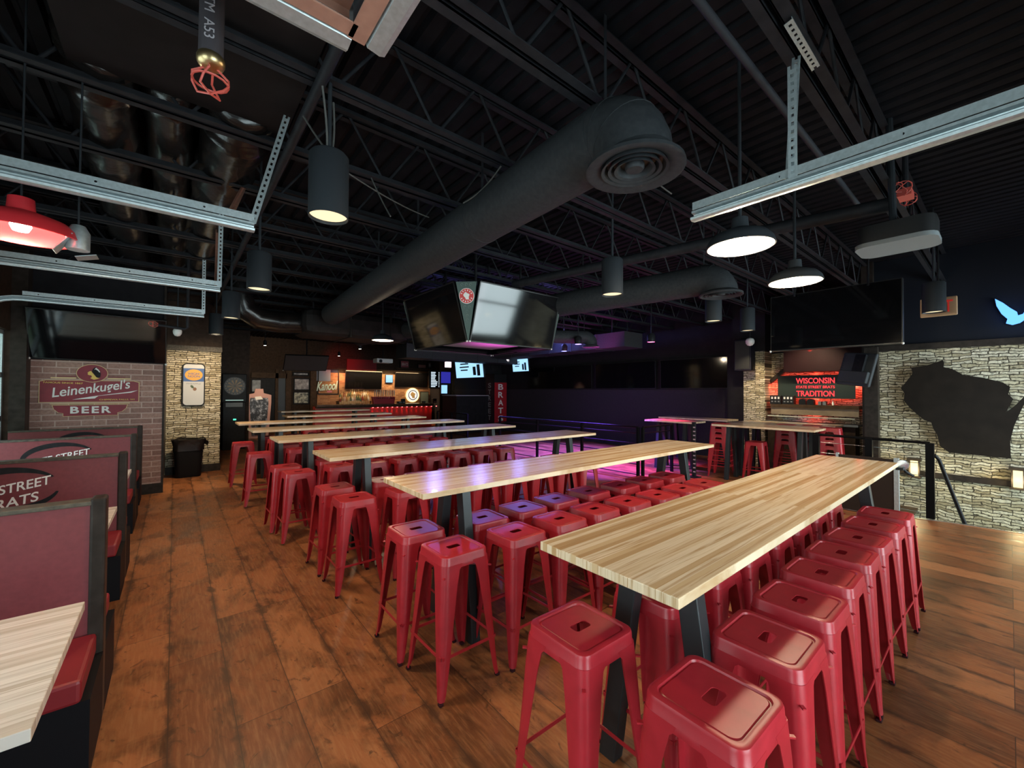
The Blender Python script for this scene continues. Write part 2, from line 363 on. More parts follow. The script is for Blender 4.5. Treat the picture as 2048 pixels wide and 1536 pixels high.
glazed('door_2', (XL-.08, 5.12, 0), (0, 1, 0), 1.86, .12, 2.48, 3, 5)
glazed('door_3', (.46, YB-.08, 0), (1, 0, 0), 1.83, .12, 2.53, 3, 5)
glazed('door_4', (3.42, YB-.08, 0), (1, 0, 0), 2.96, .12, 2.58, 4, 5)
glazed('window_3', (7.42, YB-.08, 0), (1, 0, 0), 1.86, .12, 2.58, 1, 2)
glazed('window_1', (XL-.08, 7.32, 0), (0, 1, 0), 1.38, .12, 2.48, 2, 4)
glazed('window_2', (XL-.08, -1.28, 0), (0, 1, 0), 1.96, .12, 2.48, 3, 5)
# brick return with the beer sign, black above; stone pier; walls behind
struct(B((-1.66, 8.95, 0), (-.149, 9.2, 2.13)).build('wall_brick', brickM))
struct(B((-1.70, 8.97, 2.13), (-.149, 9.2, 4.06)).build('wall_upper', blackwallM))
struct(B((-1.75, 8.72, 0), (-1.60, 8.95, 4.06)).build('trim_2', trimM))
struct(B((-.40, 9.2, 0), (-.144, 10.68, 4.06)).build('wall_return', trimM))
struct(B((-.149, 8.94, .16), (-.120, 10.69, 4.06)).build('trim_8', trimM))
struct(B((-.144, 10.70, 0), (.765, 11.0, 2.50)).build('wall_stone', stoneY))
struct(B((-.2, 10.66, 2.50), (.775, 11.0, 4.06)).build('wall_header', brownwallM))
struct(B((.62, 11.0, 0), (.765, 14.7, 4.06)).build('wall_side', blackwallM))
struct(B((.62, 14.6, 0), (1.75, 14.8, 4.06)).build('wall_darts', brownwallM))
struct(B((1.62, 14.8, 0), (1.75, YF, 4.06)).build('wall_corridor', brownwallM))
for i, (a, b) in enumerate((((-.42, 8.93, 0), (-.12, 8.95, .16)), ((-.12, 10.66, 0), (.775, 10.70, .15)))):
    struct(B(a, b).build('baseboard_%d' % (i+1), trimM))
struct(B((-.144, 10.64, 2.50), (.775, 10.70, 2.60)).build('trim_3', capM))
# far wall, right wall, stair wall
struct(B((1.62, YF, 0), (XR+.1, YF+.15, 4.06)).build('wall_far', brownwallM))
struct(B((XR, 4.0, 0), (XR+.15, YF, 1.78)).build('wall_right', purplewallM))
struct(B((XR, 1.70, 1.78), (XR+.15, YF, 4.06)).build('wall_right_upper', blackwallM))
struct(B((XR, 1.62, 0), (XR+.15, 4.0, 1.78)).build('wall_kitchen', stoneX))
struct(B((XR-.02, 1.62, 1.78), (XR, 3.66, 2.62)).build('wall_kitchen_upper', stoneX))
struct(B((XS, YB, -1.72), (XS+.15, 1.52, 2.48)).build('wall_stair', stoneX))
struct(B((XS, YB, 2.48), (XS+.15, 1.52, 4.06)).build('wall_stair_upper', M('blue_black_wall', (.010, .012, .018), .6)))
struct(B((XS-.04, YB, 2.42), (XS, 1.52, 2.52)).build('trim_4', trimM))
struct(B((XS-.05, YB, .335), (XS, 1.52, .425)).build('trim_5', trimM))
struct(B((XS-.10, 1.50, -.1), (XR, 1.66, 4.06)).build('wall_stair_end', trimM))
struct(B((XS-.16, 1.44, -.1), (XS+.02, 1.62, 2.5)).build('trim_6', trimM))
struct(MB().bb((10.55, 3.60, 0), (10.99, 4.06, 2.66)).build('wall_pillar', stoneX))
struct(B((10.52, 3.58, 2.66), (10.99, 4.3, 4.06)).build('wall_pillar_head', blackwallM))
struct(B((10.7, 4.06, 0), (10.99, 4.5, 2.66)).build('trim_7', blackwallM))

# ================================================================ red metal stools
def sring(h, r, z, k=7): return [Vector((x, y, z)) for x, y in rounded(h, h, r, k)]
def make_stool():
    t = thing('metal_stool', 'stool', 'stool')
    slot = rounded(.043, .024, .015, 7)
    L = [[Vector((x, y, .7530)) for x, y in slot], [Vector((x, y, .7565)) for x, y in slot],
         sring(.119, .030, .7565), sring(.1225, .031, .7535), sring(.1262, .032, .7535), sring(.1295, .033, .7605), sring(.143, .037, .762), sring(.1510, .040, .7590), sring(.1545, .044, .750), sring(.156, .044, .722), sring(.1585, .045, .717), sring(.160, .045, .694),
         sring(.157, .043, .694), sring(.1525, .042, .746), [Vector((x, y, .7530)) for x, y in slot]]
    MB().loft(L)  .build('seat', redM, t, smooth=30, world=False)
    Z = [(.716, .1590, .124), (.694, .1608, .116), (.684, .1617, .106), (.60, .168, .093), (.40, .180, .074), (.18, .1925, .053), (.06, .199, .038), (.018, .2035, .030)]
    for sx in (-1, 1):
        for sy in (-1, 1):
            outer = []; inner = []
            for z, s, w in Z:
                r = min(.040*min(1, w/.07), w*.55); P = [(s-w, s), (s-r, s)]+[(s-r+r*math.sin(a), s-r+r*math.cos(a)) for a in (math.radians(d) for d in (22, 45, 68))]+[(s, s-r), (s, s-w)]
                Q = [(s-w, s-.004), (s-r, s-.004)]+[(s-r+(r-.004)*math.sin(a), s-r+(r-.004)*math.cos(a)) for a in (math.radians(d) for d in (22, 45, 68))]+[(s-.004, s-r), (s-.004, s-w)]
                ring = P+Q[::-1]; outer.append([Vector((sx*a, sy*b, z)) for a, b in ring])
            lg = MB().loft(outer, True, True).build('leg', redM, t, smooth=35, world=False)
            MB().box((sx*.193, sy*.193, .008), (.026, .026, .016)).build('foot_cap', rubberM, lg, world=False, bevel=.004)
    s = .1865
    for a in range(4):
        m3 = Matrix.Rotation(a*math.pi/2, 3, 'Z')
        MB().box(m3@Vector((0, s, .235)), (2*s-.01 if a % 2 == 0 else .004, .004 if a % 2 == 0 else 2*s-.01, .017)).build('stretcher', redM, t, world=False)
    mb = MB(); mb.bar((-.165, -.165, .655), (.165, .165, .655), .012, .006); mb.bar((-.165, .165, .655), (.165, -.165, .655), .012, .006)
    mb.build('brace', redM, t, world=False)
    return t
stool0 = make_stool(); stool_used = [False]
# a lighter copy for stools too far off to show their rubber tips
def light_copy(root):
    r = root.copy(); COL.objects.link(r)
    for ch in list(root.children):
        if ch.name.startswith('brace'): continue
        c = ch.copy(); COL.objects.link(c); c.parent = r
    return r
stool_far = [None]
def put_stool(x, y, label, group, rz=0, z=0, far=False):
    if far:
        if stool_far[0] is None: stool_far[0] = light_copy(stool0); r = stool_far[0]; r.location = (x, y, z); r.rotation_euler = (0, 0, rz); return tag(r, label, 'stool', group)
        return dup(stool_far[0], (x, y, z), rz, label, group)
    if not stool_used[0]:
        stool_used[0] = True; stool0.location = (x, y, z); stool0.rotation_euler = (0, 0, rz); return tag(stool0, label, 'stool', group)
    return dup(stool0, (x, y, z), rz, label, group)
TN = ['nearest', 'second', 'third', 'fourth', 'fifth', 'sixth', 'seventh', 'farthest']
def xs(a, d, n): return [a+d*i for i in range(n)]
ROWS = [
 (0, 'near', [1.308, 1.783, 2.221, 2.648, 3.067, 3.469, 3.899, 4.335], [.594, .605, .62, .64, .644, .644, .638, .634]),
 (0, 'far', [1.278, 1.815, 2.245, 2.655, 3.07, 3.475, 3.90, 4.33], [1.11]+[1.085]*7),
 (1, 'near', [1.326, 1.798, 2.231, 2.642, 3.05, 3.453, 3.882, 4.290], [2.165, 2.135, 2.145, 2.15, 2.12, 2.074, 2.061, 2.044]),
 (1, 'far', [1.298, 1.80, 2.22, 2.62, 3.065, 3.504, 3.918, 4.34], [2.607, 2.53, 2.55, 2.56, 2.565, 2.53, 2.51, 2.494]),
 (2, 'near', [1.246]+xs(1.74, .425, 7), [3.71]+[3.72]*7),
 (2, 'far', [1.235]+xs(1.74, .425, 7), [4.233]+[4.24]*7),
 (3, 'near', [1.132, 1.63, 2.06, 2.493, 2.93, 3.37, 3.81, 4.25], [5.279]+[5.41]*7),
 (3, 'far', [1.092]+xs(1.64, .43, 7), [5.755]+[5.90]*7),
 (4, 'near', [1.006]+xs(1.56, .428, 7), [7.2]+[7.34]*7),
 (4, 'far', xs(1.57, .428, 7), [8.02]*7),
 (5, 'near', [.97]+xs(1.55, .43, 7), [8.79]+[8.93]*7),
 (5, 'far', xs(1.56, .43, 7), [9.66]*7),
 (6, 'near', xs(2.55, .45, 5), [10.85]*5),
]
rnd = random.Random(3)
for ti, side, X, Y in ROWS:
    for i, (x, y) in enumerate(zip(X, Y)):
        lb = '%s red metal stool along the %s side of the %s long table' % (ORD[i], side, TN[ti])
        put_stool(x, y, lb, 'red stools at the long tables', rnd.uniform(-.035, .035), 0, ti >= 3)

# ================================================================ long high tables
TX = [(1.197, .648, 3.873), (1.181, 2.282, 3.873), (1.128, 4.039, 3.873), (1.013, 5.814, 3.873), (.949, 7.453, 3.873), (.939, 9.152, 3.873), (2.122, 11.138, 2.646), (2.453, 13.698, 2.646)]
TW, TH = .614, 1.07
def make_table(L, name='high_table', W=TW, inset=.41, top=.115, foot=.255):
    t = thing(name, '', 'table')
    MB().bb((0, 0, TH-.036), (L, W, TH)).build('tabletop', tableM, t, world=False, bevel=.003)
    for x in (inset, L-inset):
        for y0, y1 in ((W/2-top, W/2-foot), (W/2+top, W/2+foot)):
            dy = .042
            MB().add([(x+a*.034, b, c) for c, yc in ((TH-.036, y0), (0, y1)) for a in (-1, 1) for b in (yc-dy, yc+dy)],
                     [(0, 1, 3, 2), (4, 6, 7, 5), (0, 4, 5, 1), (2, 3, 7, 6), (0, 2, 6, 4), (1, 5, 7, 3)]).build('leg', legM, t, world=False, bevel=.004)
        MB().bb((x-.06, .02, TH-.044), (x+.06, W-.02, TH-.0355)).build('mounting_plate', legM, t, world=False)
    return t
long0 = short0 = None
for i, (x, y, L) in enumerate(TX):
    lb = '%s long butcher block table on black splayed legs, counted from the camera' % TN[i]
    if L > 3:
        if long0 is None: long0 = make_table(L); o = long0; o.location = (x, y, 0); tag(o, lb, 'table', 'long butcher block tables')
        else: o = dup(long0, (x, y, 0), 0, lb, 'long butcher block tables')
    else:
        if short0 is None: short0 = make_table(L); o = short0; o.location = (x, y, 0); tag(o, lb, 'table', 'long butcher block tables')
        else: o = dup(short0, (x, y, 0), 0, lb, 'long butcher block tables')

# ================================================================ booths by the left wall
plinthM = M('black_plinth', (.006, .006, .008), .55)
def bench(yc, xe, label, ht=1.13, near=True, farside=True, logo=True):
    t = thing('booth_bench', label, 'booth bench', (-1.0, yc, 0), 0, 'oxblood booth benches along the left wall')
    x0 = XL+.03
    B((x0, yc-.042, .40), (xe-.055, yc+.042, ht-.022)).build('back_panel', vinylM, t)
    B((x0, yc-.052, ht-.022), (xe-.045, yc+.052, ht)).build('top_rail', capM, t, bevel=.004)
    MB().bb((xe-.06, yc-.055, 0), (xe, yc+.055, ht+.012)).build('end_post', trimM, t, bevel=.012)
    for s, on in ((-1, near), (1, farside)):
        if not on: continue
        B((x0, yc+s*.045, .36), (xe-.025, yc+s*.50, .46)).build('seat_cushion', cushM, t, bevel=.015)
        B((x0, yc+s*.05, 0), (xe, yc+s*.475, .355)).build('plinth', plinthM, t)
    if logo:
        cx, cz, yy = -1.02, .895, yc-.0425
        ring = MB(); n = 48
        # crescent ring: thick at the top and lower right, broken where the words cross it
        def seg(a0, a1):
            A = []; Bq = []
            for i in range(n+1):
                a = math.radians(a0+(a1-a0)*i/n); w = .014+.040*max(0, math.sin(math.pi*i/n))
                A.append((.30*math.cos(a), .185*math.sin(a))); Bq.append(((.30-w*1.1)*math.cos(a), (.185-w)*math.sin(a)))
            ring.prism(A+Bq[::-1], (cx, yy, cz), (1, 0, 0), (0, 0, 1), (0, -.003, 0))
        seg(28, 200); seg(-12, -170)
        ring.build('logo_ring', blackM, t)
        r = Vector((1, 0, .20)).normalized(); u = Vector((-.20, 0, 1)).normalized()
        lettering('STATE STREET', whiteM, t, (cx-.02, yy-.002, .905), r, u, h=.072, w=.56, shear=.25, bold=.01)
        lettering('BRATS', whiteM, t, (cx+.04, yy-.002, .805), r, u, h=.075, w=.30, shear=.25, bold=.01)
    return t
bench(1.12, -.30, 'booth bench with oxblood back nearest the camera, cropped by the frame edge', logo=False, near=False)
bench(3.03, -.262, 'booth bench directly behind the nearest pale booth table', logo=False)
bench(5.07, -.315, 'booth bench with the ring and lettering logo seen over the nearest visible bench')
bench(7.07, -.355, 'booth bench whose logo mostly hides behind the bench before it')
bench(8.62, -.372, 'booth bench against the brick wall below the beer sign', farside=False)
for i, (y0, y1, xe, lb) in enumerate(((1.735, 2.62, -.292, 'pale wood booth table at the lower left corner of the room view'),
                                      (3.80, 4.58, -.34, 'pale wood booth table in the middle booth'),
                                      (5.82, 6.60, -.375, 'pale wood booth table in the booth below the brick wall sign'))):
    t = thing('booth_table', lb, 'table', (-1.0, (y0+y1)/2, 0), 0, 'booth tables')
    tp = B((XL+.02, y0, .722), (xe, y1, .76)).build('tabletop', boothtopM, t, bevel=.003)
    MB().lathe((-1.0, (y0+y1)/2, 0), [(.24, 0), (.24, .015), (.05, .05), (.04, .10), (.04, .68), (.12, .722)], 20).build('pedestal', blackM, t, smooth=40)
# ================================================================ overhead: joists, pipes, ducts
JY = [.69, 1.63, 2.53, 3.43, 4.34, 5.24, 6.14, 7.05, 7.95, 8.86, 9.76, 10.7, 11.6, 12.5, 13.5, 14.5]
def joist(y, label):
    t = thing('bar_joist', label, 'roof joist', (XL, y, 3.5), 0, 'black open web roof joists')
    x1 = XR if y > 1.7 else XS
    for nm, z in (('bottom_chord', 3.52), ('top_chord', 3.97)):
        mb = MB()
        for s in (-1, 1): mb.bb((XL, y+s*.012, z-.03), (x1, y+s*.068, z-.022)); mb.bb((XL, y+s*.012, z-.03), (x1, y+s*.018, z+.03))
        mb.build(nm, joistM, t)
    mb = MB(); x = XL+.1; k = 0
    while x < x1-.6:
        mb.tube([(x, y, 3.965), (x+.30, y, 3.525)], .011, 6); mb.tube([(x+.34, y, 3.525), (x+.64, y, 3.965)], .011, 6); x += .68
    mb.build('web_rods', joistM, t, smooth=60)
for i, y in enumerate(JY):
    joist(y, '%s black open web roof joist, counted back from above the camera' % ORD[i])
def pipe(name, label, cat, pts, r, m, group=None, n=10):
    return tag(MB().tube(pts, r, n).build(name, m, smooth=50), label, cat, group)
pipe('conduit_pipe', 'grey conduit pipe slanting above the right galvanised door track', 'pipe', [(XL+.3, .862, 3.47), (5.13, .888, 3.47)], .020, M('grey_pipe', (.032, .034, .040), .5), n=12)
pipe('sprinkler_main', 'black sprinkler main crossing above the two bright dome lamps', 'pipe', [(4.66, .62, 3.3), (4.281, 2.663, 3.3), (3.9, 4.7, 3.3)], .06, joistM, n=12)
pipe('sprinkler_branch', 'thin black pipe running lengthways above the left aisle', 'pipe', [(.62, YB+.1, 3.46), (.62, 10.5, 3.46)], .03, joistM, n=10)
pipe('conduit_pipe', 'thin black conduit hung beneath the joists beyond the screen cube', 'pipe', [(3.0, 7.4, 3.46), (10.2, 7.4, 3.46)], .02, joistM)
rn = random.Random(5)
CB = [((.62, 2.45, 3.42), (.66, 2.5, 3.05)), ((.70, 2.52, 3.40), (.68, 2.5, 3.05)), ((.60, 2.8, 3.42), (.72, 2.52, 3.06)), ((1.25, 3.40, 3.50), (1.30, 3.1, 3.08)), ((1.9, 2.45, 3.42), (1.85, 2.9, 3.28)), ((1.05, 3.38, 3.46), (1.9, 3.6, 3.40)), ((2.25, 1.7, 3.45), (3.4, 1.9, 3.47))]
for i, (a, b) in enumerate(CB):
    a, b = Vector(a), Vector(b); mid = (a+b)/2+Vector((.03, .02, -.05))
    pts = [(1-t)**2*a+2*t*(1-t)*mid+t*t*b for t in [j/8 for j in range(9)]]
    pipe('cable', ['dark cable dropping to the nearest can downlight', 'second dark cable dropping to the nearest can downlight', 'slack dark cable looped behind the nearest can downlight', 'short loose cable end hanging left of the big duct', 'taut cable stay reaching the big duct side', 'cable strung between joists above the aisle tables', 'cable running off the big duct elbow'][i], 'cable', pts, .006, M('cable_grey', (.09, .09, .085), .5) if i == 0 else bpy.data.materials['cable_grey'], 'loose cables under the roof', 6)
# big round duct with elbow and diffuser
def round_duct(label, p_far, p_el, r, zd, seam=None):
    t = thing('round_duct', label, 'duct', p_el, 0, 'round ceiling ducts')
    a, b = Vector(p_far), Vector(p_el); d = (b-a).normalized()
    L = (b-a).length; c = b-d*r*.9
    pts = [a+(c-a)*(i/10) for i in range(11)]
    R = r*1.05
    for k in range(1, 7):
        th = math.radians(90*k/6); pts.append(c+d*(R*math.sin(th))+Vector((0, 0, -R*(1-math.cos(th)))))
    MB().tube(pts, r, 28, cap=True).build('tube', ductM, t, smooth=60)
    for k in (11, 13): MB().tube([pts[k], pts[k]+(pts[k+1]-pts[k])*.12], r*1.012, 28).build('seam', ductM, t, smooth=40)
    for i in range(2, 11, 2):
        MB().tube([pts[i], pts[i]+d*.015], r*1.012, 28).build('seam', ductM, t, smooth=40)
        MB().bb((pts[i].x-.012, pts[i].y-.002, pts[i].z+r*.95), (pts[i].x+.012, pts[i].y+.002, 4.0)).build('hanger_strap', joistM, t)
    e = pts[-1]; zt = e.z
    df = MB().lathe((e.x, e.y, 0), [(r*.98, zt), (r*1.0, zd+.06), (r*1.30, zd+.025), (r*1.32, zd+.005), (r*1.24, zd), (r*.86, zd+.03)], 32, capb=False, capt=False).build('diffuser', ductM, t, smooth=40)
    mb = MB()
    for q in (.80, .62, .45): mb.lathe((e.x, e.y, 0), [(r*q, zd+.045), (r*(q+.10), zd+.005), (r*(q+.02), zd+.012), (r*(q-.06), zd+.045)], 32, capb=False, capt=False)
    mb.lathe((e.x, e.y, 0), [(.001, zd+.008), (r*.22, zd+.008), (r*.26, zd+.02), (r*.26, zd+.04)], 24, capb=False)
    mb.build('louvre_rings', ductM, df, smooth=40)
    MB().lathe((e.x, e.y, zd+.05), [(.001, 0), (r*.95, 0), (r*.95, .01), (.001, .01)], 24).build('throat', bezelM, df)
    return t
round_duct('thick charcoal round duct ending in an elbow with a ceiling diffuser above the nearest tables', (2.42, 8.6, 3.22), (1.985, 1.36, 3.22), .205, 2.94)
round_duct('charcoal round duct ending above the tables at right, past the screen cube', (3.9, 11.4, 3.13), (5.23, 2.30, 3.13), .19, 2.90)
round_duct('small round duct with a red lit elbow beyond the screen cube', (5.6, 8.1, 3.05), (7.95, 6.62, 3.05), .16, 2.80)
def rect_duct(label, a, b, m=ductM, name='rectangular_duct', bev=.006):
    t = thing(name, label, 'duct', ((a[0]+b[0])/2, (a[1]+b[1])/2, a[2]), 0, 'rectangular ceiling ducts')
    B(a, b).build('casing', m, t, bevel=bev)
    L = b[1]-a[1]; ax_ = 1 if L > b[0]-a[0] else 0; k = 1
    while k*.9 < (b[ax_]-a[ax_]):
        lo = list(a); hi = list(b); lo[ax_] = a[ax_]+k*.9; hi[ax_] = lo[ax_]+.03; k += 1
        for i in range(3):
            if i != ax_: lo[i] -= .012; hi[i] += .012
        B(lo, hi).build('flange', m, t)
    for fx in (.08, .92):
        for fy in (.08, .92): cx, cy = a[0]+(b[0]-a[0])*fx, a[1]+(b[1]-a[1])*fy; B((cx-.012, cy-.012, b[2]-.01), (cx+.012, cy+.012, 4.0)).build('hanger_rod', joistM, t)
rect_duct('wide dark rectangular duct high above the left aisle at the top of the picture', (-.50, .80, 3.56), (.60, 3.36, 3.95), mottled('dark_insulation', (.008, .006, .006), (.013, .010, .010), 6, .7))
rect_duct('bulky rounded dark duct hanging low before the bar where the big round duct ends', (2.0, 9.0, 2.86), (4.3, 10.2, 3.40), mottled('dark_duct', (.018, .016, .016), (.028, .025, .025), 9, .55), bev=.16)
rect_duct('long dark duct hanging across the room beyond the screen cube', (5.6, 12.0, 2.75), (10.4, 12.8, 3.2))
rect_duct('dark duct along the black wall lit magenta from below', (8.8, 6.2, 2.86), (9.6, 11.6, 3.25))
E_ = [(2.05, 9.45, 3.12), (1.6, 9.4, 3.08), (1.25, 9.35, 3.10), (1.02, 9.32, 3.25), (.95, 9.3, 3.5), (.95, 9.3, 4.0)]
tag(MB().tube(E_, .21, 20).build('wrapped_duct_elbow', wrapM, smooth=70), 'black wrapped duct elbow turning up beside the bulky rounded duct', 'duct')
# black plastic wrapped flexible ducts
rn = random.Random(11)
def flex(label, pts, r):
    P = [Vector(p) for p in pts]; Q = []
    for i in range(len(P)-1):
        for k in range(14):
            t = k/14; Q.append(P[i].lerp(P[i+1], t))
    Q.append(P[-1])
    ws = [[1+rn.uniform(-.05, .05) for _ in range(22)] for _ in Q]
    o = MB().tube(Q, [r*(1+.07*math.sin(i*.62)+rn.uniform(-.03, .03)) for i in range(len(Q))], 22, wob=lambda i, k: ws[i][k]).build('wrapped_duct', wrapM, smooth=70)
    return tag(o, label, 'duct', 'black wrapped ducts over the left aisle')
flex('leftmost black plastic wrapped duct over the left aisle', [(-.36, 3.34, 3.74), (-.41, 3.7, 3.70), (-.44, 5.2, 3.72), (-.50, 9.0, 3.72)], .185)
flex('middle black plastic wrapped duct over the left aisle', [(-.02, 3.34, 3.76), (-.06, 3.7, 3.72), (-.05, 5.2, 3.74), (-.03, 9.0, 3.74)], .15)
flex('rightmost and fattest black plastic wrapped duct over the left aisle', [(.35, 3.34, 3.74), (.34, 3.75, 3.68), (.30, 5.2, 3.72), (.24, 9.0, 3.72)], .215)

# ================================================================ galvanised garage door tracks
def track(label, p, q, side, hang=(), curve=None, rusty=False):
    p, q = Vector(p), Vector(q); d = (q-p).normalized(); s = Vector((0, 0, 1)).cross(d)*side
    t = thing('door_track', label, 'door track', q, 0, 'galvanised garage door tracks')
    mb = MB(); z = Vector((0, 0, 1))
    mb.bar(p+z*.078, q+z*.078, .004, .044, z); mb.bar(p+z*.098-s*.022, q+z*.098-s*.022, .044, .004, z)
    if rusty: mb.bar(p-z*.004-s*.058, q-z*.004-s*.058, .048, .005, z)
    mb.build('angle_iron', rustM if rusty else galvM, t)
    # rolled track section: open gutter with a top lip and a rounded bead along its lower edge
    prof = [(-.030, .046), (.012, .046), (.012, .034), (-.014, .031), (-.020, .018), (-.016, .008), (.004, .006), (.020, .010), (.028, .004), (.026, -.008), (.010, -.014), (-.026, -.008), (-.034, .012)]
    A = [p+s*a+z*b for a, b in prof]; n = len(prof); path = [p, q]
    if curve:
        path = [q]+[p+(p-q).normalized()*(curve*math.sin(math.radians(a)))-z*(curve*(1-math.cos(math.radians(a)))) for a in range(0, 91, 10)]
        e = path[-1]; path.append(Vector((e.x, e.y, .15)))
    rings = []
    for i, c in enumerate(path):
        a = path[max(0, i-1)]; b = path[min(len(path)-1, i+1)]; tt = (b-a).normalized(); nn = s.cross(tt); 
        if nn.z < -.2 or (abs(nn.z) < .2 and nn.dot((p-q).normalized()) > .5): nn = -nn
        if curve and i >= len(path)-2: nn = (q-p).normalized()
        rings.append([c+s*u+nn*v for u, v in prof])
    MB().loft(rings, True, True).build('track', galvM, t, smooth=30)
    mb = MB(); L = (q-p).length; k = .12
    while k < L: mb.lathe(p+d*k+z*.075+s*.002, [(.006, 0), (.006, .004)], 8, M=Matrix.Rotation(math.pi/2, 3, d if False else Vector((1, 0, 0)) if abs(d.x) > .5 else Vector((0, 1, 0)))); k += .45
    mb.build('bolts', chromeM, t)
    return t
def perforated(name, parent, p, q, n, m=None):
    # slotted angle: flange with a row of square holes, second flange plain
    p, q = Vector(p), Vector(q); d = (q-p).normalized(); L = (q-p).length; n = Vector(n).normalized(); s = d.cross(n).normalized(); w = .038
    mb = MB(); k = max(4, int(L/.038)); st = L/k
    mb.bar(p+s*(-w*.30), q+s*(-w*.30), .0025, w*.40, s) if False else None
    def strip(a0, a1, b0, b1): 
        P = [p+s*a+d*b for a, b in ((a0, b0), (a1, b0), (a1, b1), (a0, b1))]; mb.add(P+[x+n*.003 for x in P], [(0, 1, 2, 3), (7, 6, 5, 4), (0, 4, 5, 1), (1, 5, 6, 2), (2, 6, 7, 3), (3, 7, 4, 0)])
    strip(-w/2, -w*.17, 0, L); strip(w*.17, w/2, 0, L)
    for i in range(k): strip(-w*.17, w*.17, i*st, i*st+st*.52)
    P = [p-s*w/2, q-s*w/2]; mb.add([P[0], P[1], P[1]-n*w, P[0]-n*w, P[0]+s*.003, P[1]+s*.003, P[1]-n*w+s*.003, P[0]-n*w+s*.003], [(0, 1, 2, 3), (7, 6, 5, 4), (0, 4, 5, 1), (1, 5, 6, 2), (2, 6, 7, 3), (3, 7, 4, 0)])
    return mb.build(name, m or galvM, parent)
ZT = 2.70
tA = track('galvanised door track crossing the left of the picture, nearest below the wrapped ducts', (-1.35, 3.0, ZT), (.372, 3.0, ZT), -1, curve=.38)
perforated('hanger', tA, (.362, 3.0, 2.745), (.545, 3.0, 3.50), (-.2, -1, .05))
perforated('brace', tA, (.24, 3.06, 2.76), (.449, 4.31, 3.50), (0, -1, .3), rustM)
tB = track('galvanised door track with a pink sheen, second below the wrapped ducts', (-1.35, 5.08, ZT), (.344, 5.08, ZT), -1, curve=.38)
perforated('hanger', tB, (.336, 5.08, 2.745), (.345, 5.10, 3.50), (0, -1, 0))
perforated('brace', tB, (.30, 5.09, 2.76), (.34, 5.7, 3.5), (-1, 0, 0), rustM)
tC = track('galvanised door track curving down at the left wall beside the wall screen', (-1.33, 7.02, ZT), (.30, 7.02, ZT), -1, curve=.38)
perforated('hanger', tC, (.293, 7.02, 2.745), (.293, 7.05, 3.50), (0, -1, 0))
tD = track('short galvanised track end with red primer angle at the top of the picture, left one', (-1.35, 1.20, ZT), (.373, 1.20, ZT), 1, curve=.38, rusty=True)
perforated('hanger', tD, (.365, 1.20, 2.745), (.37, 1.24, 3.50), (0, -1, 0))
tE = track('short galvanised track end with red primer angle at the top of the picture, right one', (.442, -1.2, ZT), (.442, 1.172, ZT), -1, curve=.38, rusty=True)
tF = track('long galvanised door track crossing the upper right of the picture', (2.33, -1.2, ZT), (2.308, 1.16, ZT), 1, curve=.38)
perforated('hanger', tF, (2.31, .66, 2.745), (2.31, .66, 3.30), (-1, -.2, 0))
perforated('brace', tF, (2.33, .68, 2.745), (2.52, .70, 3.48), (-1, -.2, .2))
perforated('top_bracket', tF, (2.24, .655, 3.475), (2.68, .655, 3.475), (0, -.25, -1))

# ================================================================ lamps
def can_lamp(x, y, label, e=34, zb=2.70, tilt=(0, 0, -1)):
    t = thing('can_downlight', label, 'ceiling lamp', (x, y, zb), 0, 'black can downlights')
    MB().lathe((x, y, zb), [(.100, .012), (.104, 0), (.108, 0), (.108, .355), (.094, .372), (.001, .372)], 28, capb=False, capt=False).build('can', canM, t, smooth=40)
    MB().lathe((x, y, zb), [(.001, .018), (.101, .018), (.101, .024), (.001, .024)], 28, capb=False, capt=False).build('lens', lensM, t)
    MB().tube([(x, y, zb+.37), (x, y, 4.0)], .012, 8).build('stem', canM, t, smooth=60)
    light('can_light', 'SPOT', (x, y, zb-.005), e, WARM, tilt, spot_size=2.15, spot_blend=.65, shadow_soft_size=.09)
for (x, y), lb, e in zip([(.675, 2.5), (.638, 4.75), (.597, 6.91), (.566, 9.09), (3.479, 2.6), (5.864, 2.65), (7.184, 2.70), (7.238, .584)],
    ['nearest black can downlight hanging over the left aisle', 'second black can downlight along the left aisle', 'third black can downlight along the left aisle', 'farthest black can downlight along the left aisle near the stone pier',
     'black can downlight hanging just right of the screen cube', 'black can downlight below the far round diffuser', 'black can downlight beside the dome camera at the stone pillar', 'black can downlight in front of the small exit sign'],
    [62, 62, 62, 120, 40, 40, 40, 40]): can_lamp(x, y, lb, e, tilt=(.05, .75, -1) if y > 9 else (0, 0, -1))
def dome_lamp(x, y, label, e, m=canM, zb=2.70, R=.208, inner=None):
    t = thing('dome_pendant', label, 'ceiling lamp', (x, y, zb), 0, 'dome pendant lamps')
    MB().lathe((x, y, zb), [(R, 0), (R+.006, .004), (R*.97, .045), (R*.80, .085), (R*.45, .115), (.055, .13), (.05, .20), (.001, .205)], 36, capb=False, capt=False).build('shade', m, t, smooth=50)
    MB().lathe((x, y, zb), [(R-.004, .002), (R*.95, .040), (R*.78, .078), (R*.42, .108), (.001, .115)], 36, capb=False, capt=False).build('inner_reflector', inner or domeinM, t, smooth=60)
    MB().lathe((x, y, zb), [(.001, .015), (.03, .022), (.042, .05), (.03, .085), (.02, .11)], 16, capb=False).build('bulb', bulbM, t, smooth=60)
    MB().tube([(x, y, zb+.2), (x, y, 4.0)], .012 if inner is None else .005, 8).build('stem', canM, t, smooth=60)
    light('dome_light', 'POINT', (x, y, zb-.012), e, (1, .80, .55), shadow_soft_size=.05)
dome_lamp(2.998, 1.172, 'bright dome pendant lamp nearest the right galvanised track', 34)
dome_lamp(4.334, 1.228, 'bright dome pendant lamp second from the right galvanised track', 34)
